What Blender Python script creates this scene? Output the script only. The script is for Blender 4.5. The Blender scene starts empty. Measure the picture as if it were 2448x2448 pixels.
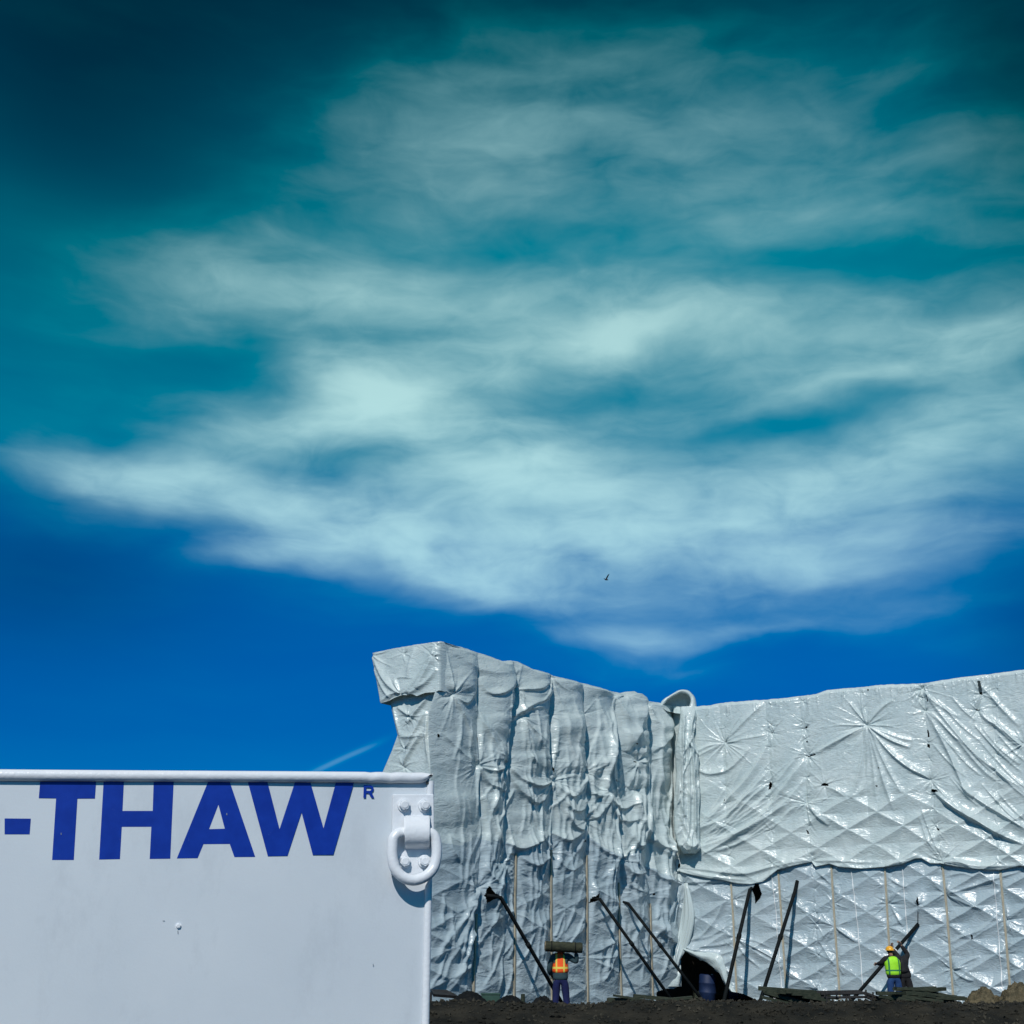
import bpy, bmesh, math, random
import numpy as np
from mathutils import Vector, Matrix
R = math.radians
rng = np.random.RandomState(7)
random.seed(7)
scene = bpy.context.scene
COL = scene.collection

# ------------------------------------------------------------------ camera
F = 3000.0; CX = 1224.0; CY = 1224.0            # focal length and centre in photo pixels (2448 px wide)
TH = math.atan(1046.0 / F)                      # upward pitch
CT, ST = math.cos(TH), math.sin(TH)
cam = bpy.data.objects.new('camera', bpy.data.cameras.new('camera'))
COL.objects.link(cam); scene.camera = cam
cam.data.sensor_width = 36; cam.data.lens = 36 * F / 2448
cam.data.clip_end = 5000; cam.data.clip_start = 0.05
cam.rotation_euler = (R(90) + TH, 0, 0); cam.location = (0, 0, 0)
GZ = -1.7                                       # ground level below the eye

# ------------------------------------------------------------------ sun + sky
SUN_EL, SUN_AZ = R(43), R(-13)                  # azimuth measured from straight behind the camera, towards the left
sdir = Vector((math.sin(SUN_AZ) * math.cos(SUN_EL), -math.cos(SUN_AZ) * math.cos(SUN_EL), math.sin(SUN_EL)))
sun = bpy.data.objects.new('sun', bpy.data.lights.new('sun', 'SUN'))
COL.objects.link(sun)
sun.data.energy = 3.2; sun.data.angle = R(0.5); sun.data.color = (1, 0.965, 0.93)
sun.rotation_euler = (-sdir).to_track_quat('-Z', 'Y').to_euler()
scene.view_settings.view_transform = 'Standard'
scene.view_settings.look = 'None'
scene.view_settings.exposure = 0.0
scene.view_settings.gamma = 1

def ang(px, py):
    a = (px - CX) / F; b = (CY - py) / F
    d = Vector((a, CT - b * ST, ST + b * CT)).normalized()
    return math.atan2(d.x, d.y), math.asin(d.z)

world = bpy.data.worlds.new('World'); scene.world = world; world.use_nodes = True
wt = world.node_tree; wt.nodes.clear()
def WN(t, **k):
    n = wt.nodes.new(t)
    for a, v in k.items(): setattr(n, a, v)
    return n
def wmath(op, a, b=None, c=None, clamp=False):
    n = WN('ShaderNodeMath', operation=op, use_clamp=clamp)
    for i, v in enumerate((a, b, c)):
        if v is None: continue
        if hasattr(v, 'links'): wt.links.new(v, n.inputs[i])
        else: n.inputs[i].default_value = v
    return n.outputs[0]
def wmix(f, a, b, bt='MIX'):
    n = WN('ShaderNodeMix', data_type='RGBA', blend_type=bt)
    for i, v in ((0, f), (6, a), (7, b)):
        if hasattr(v, 'links'): wt.links.new(v, n.inputs[i])
        else: n.inputs[i].default_value = v
    return n.outputs[2]
bg = WN('ShaderNodeBackground'); out = WN('ShaderNodeOutputWorld')
wt.links.new(bg.outputs[0], out.inputs[0])
SKY_STRENGTH = 0.1
bg.inputs[1].default_value = SKY_STRENGTH
sky = WN('ShaderNodeTexSky', sky_type='NISHITA'); sky.sun_disc = False
sky.sun_elevation = SUN_EL
sky.sun_rotation = R(180) - SUN_AZ
sky.altitude = 0; sky.air_density = 1.0; sky.dust_density = 0.4; sky.ozone_density = 3.0
tc = WN('ShaderNodeTexCoord')
sep = WN('ShaderNodeSeparateXYZ'); wt.links.new(tc.outputs['Generated'], sep.inputs[0])
az = wmath('ARCTAN2', sep.outputs[0], sep.outputs[1])
el = wmath('ARCSINE', sep.outputs[2])
cmb = WN('ShaderNodeCombineXYZ'); wt.links.new(az, cmb.inputs[0]); wt.links.new(el, cmb.inputs[1])
P0 = cmb.outputs[0]
def wnoise(vec, scale, detail, rough, dist=0.0, sx=1, sy=1, rot=0.0, off=(0, 0, 0), color=False):
    m = WN('ShaderNodeMapping'); m.inputs['Scale'].default_value = (sx, sy, 1); m.inputs['Rotation'].default_value = (0, 0, rot)
    m.inputs['Location'].default_value = off
    wt.links.new(vec, m.inputs[0])
    n = WN('ShaderNodeTexNoise'); n.inputs['Scale'].default_value = scale; n.inputs['Detail'].default_value = detail
    n.inputs['Roughness'].default_value = rough; n.inputs['Distortion'].default_value = dist
    wt.links.new(m.outputs[0], n.inputs['Vector'])
    return n.outputs['Color' if color else 'Fac']
def vadd(a, b, s):
    v = WN('ShaderNodeVectorMath', operation='MULTIPLY_ADD')
    sb = WN('ShaderNodeVectorMath', operation='SUBTRACT'); wt.links.new(b, sb.inputs[0]); sb.inputs[1].default_value = (.5, .5, .5)
    wt.links.new(sb.outputs[0], v.inputs[0]); v.inputs[1].default_value = s; wt.links.new(a, v.inputs[2])
    return v.outputs[0]
w1 = wnoise(P0, 5.0, 3, .5, sx=1, sy=2.2, color=True)
P1 = vadd(P0, w1, (.085, .045, 0))
w2 = wnoise(P1, 22.0, 3, .5, sx=1, sy=2.0, color=True)
P2 = vadd(P1, w2, (.020, .012, 0))
# cloud banks: photo position, half sizes, tilt, density
blobs = [
 (1950, 640, 460, 62, 6, -.30), (1900, 1000, 420, 44, -5, -.30), (1200, 600, 420, 66, -5, -.32), (560, 830, 300, 80, -10, -.24), (1420, 950, 300, 44, -8, -.20), (300, 420, 420, 160, 0, -.15),
 (1230, 330, 640, 280, -6, .40), (1960, 380, 620, 320, 8, .26), (1000, 230, 380, 130, 0, .10),
 (760, 690, 520, 120, -3, .34), (470, 640, 360, 150, 0, .16),
 (880, 960, 300, 110, -12, .50), (800, 860, 160, 70, 20, .22), (1080, 1010, 230, 80, -6, .2),
 (1500, 790, 420, 120, -4, .28), (1510, 800, 260, 70, -12, .24), (2150, 850, 520, 110, -2, .34), (2350, 780, 300, 110, 0, .2),
 (340, 1150, 330, 62, 6, .58), (500, 1080, 190, 70, -14, .42), (720, 1215, 190, 85, 12, .52),
 (1250, 1190, 460, 160, 4, .46), (1170, 1120, 280, 80, -12, .34), (960, 1290, 190, 70, 22, .44),
 (2160, 1070, 520, 76, -8, .58), (2000, 1200, 640, 80, -3, .34), (2380, 980, 200, 90, 0, .2),
 (1400, 1340, 520, 86, 4, .60), (2100, 1300, 560, 100, -3, .46), (1250, 1400, 330, 50, 9, .38),
 (640, 1310, 180, 50, -8, .46), (230, 1240, 240, 40, 6, .1),
 (1500, 1525, 190, 50, 6, .46), (1560, 1600, 230, 34, 2, .24), (1960, 1480, 500, 40, -3, .22), (1750, 1510, 200, 22, -8, .18), (2230, 1500, 170, 50, 12, .15),
 (1350, 980, 1150, 360, 0, .34), (1500, 600, 1200, 320, 0, .20), (880, 950, 180, 70, -16, .12), (1480, 1440, 620, 30, 2, .12), (900, 1480, 500, 70, 5, .05), (350, 900, 300, 120, 0, .08)]
def blob_sum(vec, bl):
    acc = None
    for (px, py, rx, ry, rot, k) in bl:
        a0, e0 = ang(px, py)
        m = WN('ShaderNodeMapping', vector_type='TEXTURE')
        m.inputs['Location'].default_value = (a0, e0, 0)
        m.inputs['Rotation'].default_value = (0, 0, R(-rot))
        m.inputs['Scale'].default_value = (rx / F * 1.0, ry / F * 1.0, 1)
        wt.links.new(vec, m.inputs[0])
        d = WN('ShaderNodeVectorMath', operation='DOT_PRODUCT'); wt.links.new(m.outputs[0], d.inputs[0]); wt.links.new(m.outputs[0], d.inputs[1])
        g = wmath('EXPONENT', wmath('MULTIPLY', d.outputs['Value'], -1.15))
        acc = wmath('MULTIPLY', g, k) if acc is None else wmath('MULTIPLY_ADD', g, k, acc)
    return acc
dens = blob_sum(P2, blobs)
nf = wnoise(P1, 7.0, 6, .52, dist=.15, sx=.7, sy=2.8, rot=R(6))
nf2 = wnoise(P1, 24.0, 5, .55, dist=.5, sx=.8, sy=1.7, rot=R(-14), off=(3, 1, 0))
mod = wmath('ADD', wmath('MULTIPLY', wmath('SUBTRACT', nf, .5), 1.8), wmath('MULTIPLY', wmath('SUBTRACT', nf2, .5), .8))
mod = wmath('ADD', mod, 1.0)
cl = wmath('MULTIPLY', wmath('MULTIPLY', dens, .86), mod)
trail = blob_sum(P0, [(800, 1822, 120, 9, -26, .34), (880, 1790, 50, 7, -24, .12)])
veil = wmath('MULTIPLY', wmath('SUBTRACT', nf, .42), .18)
cl = wmath('ADD', wmath('ADD', cl, trail), wmath('MAXIMUM', veil, 0.0), clamp=False)
clm = WN('ShaderNodeMapRange', interpolation_type='SMOOTHSTEP'); wt.links.new(cl, clm.inputs[0])
clm.inputs[1].default_value = -.10; clm.inputs[2].default_value = 1.18
CLD = clm.outputs[0]
eln = wmath('DIVIDE', wmath('MULTIPLY', el, 57.29578), 60.0)      # elevation 0..60 deg -> 0..1
def ramp(fac, stops):
    r = WN('ShaderNodeValToRGB'); e = r.color_ramp.elements
    while len(e) > 1: e.remove(e[-1])
    e[0].position = stops[0][0]; e[0].color = (*stops[0][1], 1)
    for p, c in stops[1:]:
        x = e.new(p); x.color = (*c, 1)
    wt.links.new(fac, r.inputs[0]); return r.outputs[0]
# blue of the clear air as a ratio over the Nishita sky, by elevation
S = 1 / 60
tint = ramp(eln, [(0, (.03, .34, .70)), (9*S, (.0, .23, .61)), (17.5*S, (.0, .27, .70)), (21.5*S, (.0, .58, .68)), (27*S, (.0, .74, .72)), (31*S, (.0, .90, .80)), (36*S, (.0, .52, .55)), (41*S, (.0, .22, .27)), (1, (.0, .15, .2))])
TINT_GAIN = 1.0
nsk = wmix(1.0, sky.outputs[0], tint, 'MULTIPLY')
ngain = WN('ShaderNodeVectorMath', operation='SCALE'); wt.links.new(nsk, ngain.inputs[0]); ngain.inputs['Scale'].default_value = TINT_GAIN
clear = ngain.outputs[0]
# edge darkening painted into the clear sky, strongest in the upper corners
dark = blob_sum(P0, [(150, 80, 760, 520, 0, .85), (2448, 80, 260, 420, 0, .4), (2500, 60, 420, 700, 0, .55), (60, 1360, 420, 200, 0, .34), (1224, -120, 1500, 260, 0, .5), (2500, 1500, 200, 260, 0, .3)])
clear = wmix(wmath('MINIMUM', dark, .93), clear, (0, .012 / SKY_STRENGTH, .035 / SKY_STRENGTH, 1))
ccol = ramp(eln, [(0, (.34, .54, .80)), (12*S, (.36, .58, .78)), (17*S, (.44, .68, .78)), (24*S, (.49, .72, .74)), (29*S, (.43, .64, .66)), (34*S, (.33, .50, .53)), (40*S, (.24, .42, .46)), (1, (.2, .36, .40))])
cg = WN('ShaderNodeVectorMath', operation='SCALE'); wt.links.new(ccol, cg.inputs[0]); cg.inputs['Scale'].default_value = 1.0 / SKY_STRENGTH
fin = WN('ShaderNodeVectorMath', operation='SUBTRACT'); wt.links.new(wmix(CLD, clear, cg.outputs[0]), fin.inputs[0]); fin.inputs[1].default_value = (.05 / SKY_STRENGTH, 0, 0)
fmx = WN('ShaderNodeVectorMath', operation='MAXIMUM'); wt.links.new(fin.outputs[0], fmx.inputs[0]); fmx.inputs[1].default_value = (0, 0, 0)
wt.links.new(fmx.outputs[0], bg.inputs[0])

# ------------------------------------------------------------------ helpers
def ray(px, py):
    a = (np.asarray(px, float) - CX) / F; b = (CY - np.asarray(py, float)) / F
    return np.stack([a + 0 * b, CT - b * ST + 0 * a, ST + b * CT + 0 * a], -1)
def PY(px, py, Y):                               # point seen at a pixel, Y metres ahead
    d = ray(px, py); return Vector(d * (Y / d[1]))
def PG(px, py, z=GZ):                            # point seen at a pixel on a level plane
    d = ray(px, py); return Vector(d * (z / d[2]))
def tag(o, label=None, cat=None, group=None, kind=None):
    if label: o['label'] = label
    if cat: o['category'] = cat
    if group: o['group'] = group
    if kind: o['kind'] = kind
    return o
def link(o, parent=None):
    COL.objects.link(o)
    if parent: o.parent = parent
    return o
def empty(name, loc=(0, 0, 0), rz=0):
    o = bpy.data.objects.new(name, None); COL.objects.link(o); o.location = loc; o.rotation_euler = (0, 0, rz)
    o.empty_display_size = .2
    return o
def meshobj(name, bm, mats, parent=None, smooth=False, origin=None):
    me = bpy.data.meshes.new(name)
    bmesh.ops.recalc_face_normals(bm, faces=bm.faces[:])
    bm.to_mesh(me); bm.free()
    if not isinstance(mats, (list, tuple)): mats = [mats]
    for m in mats: me.materials.append(m)
    if smooth: me.polygons.foreach_set('use_smooth', [True] * len(me.polygons))
    o = bpy.data.objects.new(name, me); link(o)
    if parent:
        o.parent = parent
        # vertices were given in world space: bring them into the parent's space
        if origin != 'local':
            me.transform(parent_matrix(parent).inverted())
    return o
def parent_matrix(p):
    m = Matrix.LocRotScale(p.location, p.rotation_euler, p.scale)
    return parent_matrix(p.parent) @ m if p.parent else m
def rebase(o, loc):                               # put the origin of a world-space mesh at loc
    o.data.transform(Matrix.Translation(-Vector(loc))); o.location = loc
    return o
def box(bm, c, size, rot=None, bevel=0.0):
    m = Matrix.Translation(c) @ (rot.to_4x4() if rot else Matrix()) @ Matrix.Diagonal((*size, 1))
    g = bmesh.ops.create_cube(bm, size=1, matrix=m)
    if bevel:
        es = list({e for v in g['verts'] for e in v.link_edges})
        bmesh.ops.bevel(bm, geom=es, offset=bevel, segments=2, profile=.6, affect='EDGES')
def frames(pts, closed=False):
    pts = [Vector(p) for p in pts]; n = len(pts); T = []
    for i in range(n):
        a = pts[(i - 1) % n] if (closed or i > 0) else pts[i]
        b = pts[(i + 1) % n] if (closed or i < n - 1) else pts[i]
        T.append((b - a).normalized())
    up = Vector((0, 0, 1)) if abs(T[0].z) < .9 else Vector((1, 0, 0))
    N = []; prev = (up - T[0] * up.dot(T[0])).normalized()
    for t in T:
        prev = (prev - t * prev.dot(t)).normalized(); N.append(prev.copy())
    return pts, T, N
def tube(bm, pts, rad, seg=12, closed=False, cap=True, flat=1.0):
    pts, T, N = frames(pts, closed); rings = []
    for i, p in enumerate(pts):
        r = rad[i] if hasattr(rad, '__len__') else rad
        B = T[i].cross(N[i])
        rings.append([bm.verts.new(p + (N[i] * math.cos(2 * math.pi * k / seg) + B * math.sin(2 * math.pi * k / seg) * flat) * r) for k in range(seg)])
    m = len(rings)
    for i in range(m if closed else m - 1):
        a, b = rings[i], rings[(i + 1) % m]
        for k in range(seg): bm.faces.new((a[k], a[(k + 1) % seg], b[(k + 1) % seg], b[k]))
    if cap and not closed:
        bm.faces.new(rings[0][::-1]); bm.faces.new(rings[-1])
def catmull(pts, n):
    pts = [np.array(p, float) for p in pts]
    if len(pts) == 2: return np.array([pts[0] + (pts[1] - pts[0]) * t for t in np.linspace(0, 1, n)])
    P = [2 * pts[0] - pts[1]] + pts + [2 * pts[-1] - pts[-2]]; o = []
    k = len(pts) - 1
    for t in np.linspace(0, k - 1e-6, n):
        i = int(t); f = t - i; a, b, c, d = P[i:i + 4]
        o.append(.5 * ((2 * b) + (-a + c) * f + (2 * a - 5 * b + 4 * c - d) * f * f + (-a + 3 * b - 3 * c + d) * f ** 3))
    return np.array(o)

# ------------------------------------------------------------------ materials
def mat(name, color, rough=.6, metal=0.0, spec=.5):
    m = bpy.data.materials.new(name); m.use_nodes = True
    b = m.node_tree.nodes['Principled BSDF']
    b.inputs['Base Color'].default_value = (*color, 1); b.inputs['Roughness'].default_value = rough
    b.inputs['Metallic'].default_value = metal; b.inputs['Specular IOR Level'].default_value = spec
    return m
def noisemat(name, c1, c2, scale=5, rough=.7, bump=0.0, bscale=None, detail=6, stretch=(1, 1, 1), coord='Object', spec=.4, bdist=.01, rr=None):
    m = mat(name, c1, rough, spec=spec); nt = m.node_tree; b = nt.nodes['Principled BSDF']
    t = nt.nodes.new('ShaderNodeTexCoord'); mp = nt.nodes.new('ShaderNodeMapping'); mp.inputs['Scale'].default_value = stretch
    nt.links.new(t.outputs[coord], mp.inputs[0])
    n = nt.nodes.new('ShaderNodeTexNoise'); n.inputs['Scale'].default_value = scale; n.inputs['Detail'].default_value = detail; n.inputs['Roughness'].default_value = .6
    nt.links.new(mp.outputs[0], n.inputs['Vector'])
    r = nt.nodes.new('ShaderNodeValToRGB'); r.color_ramp.elements[0].position = .35; r.color_ramp.elements[1].position = .65
    r.color_ramp.elements[0].color = (*c1, 1); r.color_ramp.elements[1].color = (*c2, 1)
    nt.links.new(n.outputs['Fac'], r.inputs[0]); nt.links.new(r.outputs[0], b.inputs['Base Color'])
    if bump:
        n2 = nt.nodes.new('ShaderNodeTexNoise'); n2.inputs['Scale'].default_value = bscale or scale * 4; n2.inputs['Detail'].default_value = 5
        nt.links.new(mp.outputs[0], n2.inputs['Vector'])
        bp = nt.nodes.new('ShaderNodeBump'); bp.inputs['Strength'].default_value = bump; bp.inputs['Distance'].default_value = bdist
        nt.links.new(n2.outputs['Fac'], bp.inputs['Height']); nt.links.new(bp.outputs[0], b.inputs['Normal'])
    return m

def vestmat(name, c1, c2, stripe, z0, z1, vx):
    m = noisemat(name, c1, c2, 14, .7, bump=.4, bdist=.02); nt = m.node_tree; L = nt.links.new; b = nt.nodes['Principled BSDF']
    src = b.inputs['Base Color'].links[0].from_socket
    t = nt.nodes.new('ShaderNodeTexCoord'); sp = nt.nodes.new('ShaderNodeSeparateXYZ'); L(t.outputs['Object'], sp.inputs[0])
    def mt(op, a, bb):
        n = nt.nodes.new('ShaderNodeMath'); n.operation = op
        for i, v in enumerate((a, bb)):
            if hasattr(v, 'links'): L(v, n.inputs[i])
            else: n.inputs[i].default_value = v
        return n.outputs[0]
    hz = mt('COMPARE', sp.outputs[2], (z0 + z1) / 2); hz.node.inputs[2].default_value = (z1 - z0) / 2
    vt = mt('COMPARE', mt('ABSOLUTE', sp.outputs[0], 0), vx); vt.node.inputs[2].default_value = .022
    mx = nt.nodes.new('ShaderNodeMix'); mx.data_type = 'RGBA'; L(mt('MAXIMUM', hz, vt), mx.inputs[0]); L(src, mx.inputs[6]); mx.inputs[7].default_value = (*stripe, 1)
    L(mx.outputs[2], b.inputs['Base Color']); return m
def film_material(name, ca, cb):
    m = mat(name, ca, .38, spec=.5); nt = m.node_tree; b = nt.nodes['Principled BSDF']; L = nt.links.new
    uv = nt.nodes.new('ShaderNodeUVMap'); uv.uv_map = 'UVMap'          # metres along the wall, metres up
    def noise(scale, st, det=6, ro=.6, dist=0):
        mp = nt.nodes.new('ShaderNodeMapping'); mp.inputs['Scale'].default_value = (*st, 1); L(uv.outputs[0], mp.inputs[0])
        n = nt.nodes.new('ShaderNodeTexNoise'); n.inputs['Scale'].default_value = scale; n.inputs['Detail'].default_value = det
        n.inputs['Roughness'].default_value = ro; n.inputs['Distortion'].default_value = dist; L(mp.outputs[0], n.inputs['Vector']); return n.outputs['Fac']
    def mth(op, a, bb):
        n = nt.nodes.new('ShaderNodeMath'); n.operation = op
        for i, v in enumerate((a, bb)):
            if hasattr(v, 'links'): L(v, n.inputs[i])
            else: n.inputs[i].default_value = v
        return n.outputs[0]
    r = nt.nodes.new('ShaderNodeValToRGB'); e = r.color_ramp.elements
    e[0].position = .33; e[0].color = (*ca, 1); e[1].position = .68; e[1].color = (*cb, 1)
    L(noise(.9, (1, 1), 8, .62), r.inputs[0])
    # fine dust streaks running down the film
    st = nt.nodes.new('ShaderNodeMix'); st.data_type = 'RGBA'; st.blend_type = 'MULTIPLY'
    r2 = nt.nodes.new('ShaderNodeValToRGB'); r2.color_ramp.elements[0].position = .3; r2.color_ramp.elements[1].position = .6
    r2.color_ramp.elements[0].color = (.88, .88, .87, 1); r2.color_ramp.elements[1].color = (1, 1, 1, 1)
    L(noise(6, (1.6, .35), 6, .7), r2.inputs[0]); st.inputs[0].default_value = .8
    L(r.outputs[0], st.inputs[6]); L(r2.outputs[0], st.inputs[7]); L(st.outputs[2], b.inputs['Base Color'])
    # crinkles
    def ridged(f): return mth('ABSOLUTE', mth('SUBTRACT', f, .5), 0)
    patch = nt.nodes.new('ShaderNodeMapRange'); patch.inputs[1].default_value = .46; patch.inputs[2].default_value = .68; patch.inputs[3].default_value = .12; patch.inputs[4].default_value = 1.0
    L(noise(1.1, (1, 1.2), 3, .5), patch.inputs[0])
    h = mth('ADD', mth('MULTIPLY', ridged(noise(2.6, (1, 2.2), 2, .45, 1.5)), .9), mth('MULTIPLY', mth('MULTIPLY', ridged(noise(6.5, (1.2, 1.0), 2, .5, 1.2)), .55), patch.outputs[0]))
    bp = nt.nodes.new('ShaderNodeBump'); bp.inputs['Strength'].default_value = .32; bp.inputs['Distance'].default_value = .10
    L(h, bp.inputs['Height']); L(bp.outputs[0], b.inputs['Normal'])
    rr = nt.nodes.new('ShaderNodeMapRange'); rr.inputs[3].default_value = .22; rr.inputs[4].default_value = .36; b.inputs['Specular IOR Level'].default_value = .6
    L(noise(3, (1, 1)), rr.inputs[0]); L(rr.outputs[0], b.inputs['Roughness'])
    # the film lets a little light through
    tr = nt.nodes.new('ShaderNodeBsdfTranslucent'); tr.inputs[0].default_value = (.62, .70, .66, 1)
    L(bp.outputs[0], tr.inputs['Normal'])
    mx = nt.nodes.new('ShaderNodeMixShader'); mx.inputs[0].default_value = .06
    o = nt.nodes['Material Output']; L(b.outputs[0], mx.inputs[1]); L(tr.outputs[0], mx.inputs[2]); L(mx.outputs[0], o.inputs[0])
    return m
M_FILM = film_material('film_lit', (.53, .635, .64), (.66, .745, .735))  # lit copy of the film, the paler light put into its colour
M_FILM_SHADED = film_material('film_shaded', (.39, .495, .54), (.49, .58, .62))  # shaded copy of the same film, darker and bluer shade put into its colour
M_TAPE = mat('white_tape', (.78, .80, .80), .4)
M_BATTEN = noisemat('batten_pine', (.34, .30, .22), (.50, .45, .34), 14, .75, stretch=(3, 3, .5), bump=.3)
M_PAINT = noisemat('white_trailer_paint', (.59, .65, .70), (.66, .715, .755), 1.6, .34, bump=.10, bscale=160, detail=9, bdist=.002, spec=.5)
M_PAINT2 = noisemat('white_thick_paint', (.74, .78, .82), (.80, .83, .86), 12, .32, bump=.3, bscale=90, bdist=.004)
def grime(m, sc, lo, hi, col, fac):
    nt = m.node_tree; b = nt.nodes['Principled BSDF']; L = nt.links.new; src = b.inputs['Base Color'].links[0].from_socket
    t = nt.nodes.new('ShaderNodeTexCoord'); n = nt.nodes.new('ShaderNodeTexNoise'); n.inputs['Scale'].default_value = sc; n.inputs['Detail'].default_value = 8; n.inputs['Roughness'].default_value = .75
    mp = nt.nodes.new('ShaderNodeMapping'); mp.inputs['Scale'].default_value = (1, 1, .45); L(t.outputs['Object'], mp.inputs[0]); L(mp.outputs[0], n.inputs['Vector'])
    r = nt.nodes.new('ShaderNodeMapRange'); r.inputs[1].default_value = lo; r.inputs[2].default_value = hi; r.inputs[4].default_value = fac; L(n.outputs['Fac'], r.inputs[0])
    mx = nt.nodes.new('ShaderNodeMix'); mx.data_type = 'RGBA'; L(r.outputs[0], mx.inputs[0]); L(src, mx.inputs[6]); mx.inputs[7].default_value = (*col, 1); L(mx.outputs[2], b.inputs['Base Color'])
grime(M_PAINT, 7, .52, .75, (.42, .46, .50), .35); grime(M_PAINT, 90, .70, .74, (.25, .27, .28), .6)
grime(M_PAINT2, 40, .62, .75, (.45, .45, .43), .5)
M_BLUE = noisemat('blue_vinyl', (.004, .030, .30), (.006, .040, .36), 20, .35)
grime(M_BLUE, 60, .66, .72, (.10, .16, .45), .7)
M_DARKGAP = mat('gap_shade', (.03, .04, .04), .8)
M_BLACK = noisemat('black_pole_paint', (.004, .006, .007), (.009, .012, .013), 20, .75, spec=.12)
M_SOIL = noisemat('dark_soil', (.008, .009, .008), (.034, .031, .023), 1.3, .95, bump=1.0, bscale=6, bdist=.08, spec=.15)
M_BOARD = noisemat('weathered_board', (.016, .026, .018), (.055, .062, .042), 7, .85, bump=.5, stretch=(1, 8, 8), spec=.2)
M_STEEL = noisemat('dark_form_steel', (.012, .012, .013), (.03, .028, .026), 9, .6, bump=.3)
M_STRAW = noisemat('straw_soil', (.06, .055, .035), (.17, .14, .085), 9, .95, bump=1.0, bscale=30, bdist=.05, spec=.1)
M_TARPB = noisemat('black_tarp', (.004, .005, .006), (.010, .011, .011), 5, .7, bump=.6, bscale=8, bdist=.05, spec=.15)
M_GREEN = noisemat('green_crate_paint', (.02, .06, .045), (.03, .08, .06), 6, .7)
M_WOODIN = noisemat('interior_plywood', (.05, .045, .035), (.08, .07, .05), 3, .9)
M_ROOF = mat('roof_film', (.45, .5, .5), .6)
M_BARREL = noisemat('blue_drum_plastic', (.004, .014, .05), (.008, .024, .08), 5, .6)
M_ROLL = noisemat('brown_mat_roll', (.018, .022, .012), (.045, .048, .026), 16, .9, bump=.7, stretch=(.4, 1, 1))
M_ROLLEND = noisemat('roll_end', (.16, .13, .08), (.25, .20, .13), 25, .9, bump=.6)
M_SKIN = mat('skin', (.30, .16, .10), .55)
M_HAIR = mat('hair', (.02, .014, .01), .7)
M_ORANGE = vestmat('orange_vest', (.90, .085, .008), (.95, .12, .012), (.80, .62, .10), 1.185, 1.235, .10)
M_LIME = vestmat('lime_vest', (.34, .80, .02), (.42, .90, .04), (.03, .20, .08), 1.10, 1.145, .15)
M_SALMON = vestmat('salmon_vest', (.01, .01, .012), (.016, .016, .018), (.85, .22, .13), 0, .01, .165)
M_STRIPE = mat('yellow_reflective_stripe', (.85, .72, .12), .4)
M_STRIPEG = mat('grey_green_stripe', (.05, .20, .10), .5)
M_GREYSHIRT = noisemat('grey_teal_hoodie', (.022, .05, .06), (.035, .07, .08), 12, .9)
M_NAVY = noisemat('navy_trousers', (.006, .010, .06), (.010, .016, .085), 12, .9, bump=.5, bdist=.02)
M_JEANS = noisemat('blue_jeans', (.012, .045, .15), (.022, .07, .20), 16, .9, bump=.5, bdist=.02)
M_BLKCLOTH = noisemat('black_work_jacket', (.008, .008, .010), (.018, .018, .02), 12, .9, bump=.4, bdist=.02)
M_HATY = mat('yellow_hard_hat', (.85, .42, .03), .35)
M_HATW = mat('white_hard_hat', (.8, .8, .8), .35)
M_BOOT = mat('dark_boot', (.03, .022, .016), .7)
M_GLOVE = mat('dark_glove', (.02, .02, .022), .8)
M_BIRD = mat('dark_feathers', (.015, .016, .02), .8)

# ------------------------------------------------------------------ ground
def vnoise(x, y, seed=0):
    x = np.asarray(x, float); y = np.asarray(y, float)
    xi = np.floor(x).astype(np.int64); yi = np.floor(y).astype(np.int64); xf = x - xi; yf = y - yi
    def h(a, b):
        n = (a * 374761393 + b * 668265263 + seed * 974634777) & 0x7fffffff
        n = ((n ^ (n >> 13)) * 1274126177) & 0x7fffffff
        return ((n ^ (n >> 16)) & 0xffff) / 65535.0
    u = xf * xf * xf * (xf * (xf * 6 - 15) + 10); v = yf * yf * yf * (yf * (yf * 6 - 15) + 10)
    return (h(xi, yi) * (1 - u) + h(xi + 1, yi) * u) * (1 - v) + (h(xi, yi + 1) * (1 - u) + h(xi + 1, yi + 1) * u) * v
def fbm(x, y, seed=0, oct=4, g=.5):
    s = 0; a = 1; t = 0
    for o in range(oct):
        s = s + a * (vnoise(x * 2 ** o, y * 2 ** o, seed + o * 17) - .5); t += a; a *= g
    return s / t * 2
def gz(X, Y):
    X = np.asarray(X, float); Y = np.asarray(Y, float)
    berm = .56 * np.exp(-((Y - 30.5) / 1.7) ** 2) * np.clip((X + 7) / 3, 0, 1) * (1 + .16 * fbm(X * .7, Y * .7, 5, 5))
    near = np.exp(-((Y - 30) / 11.) ** 2)
    return GZ + berm + near * .05 * fbm(X * 1.6, Y * 1.6, 9, 4)
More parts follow.
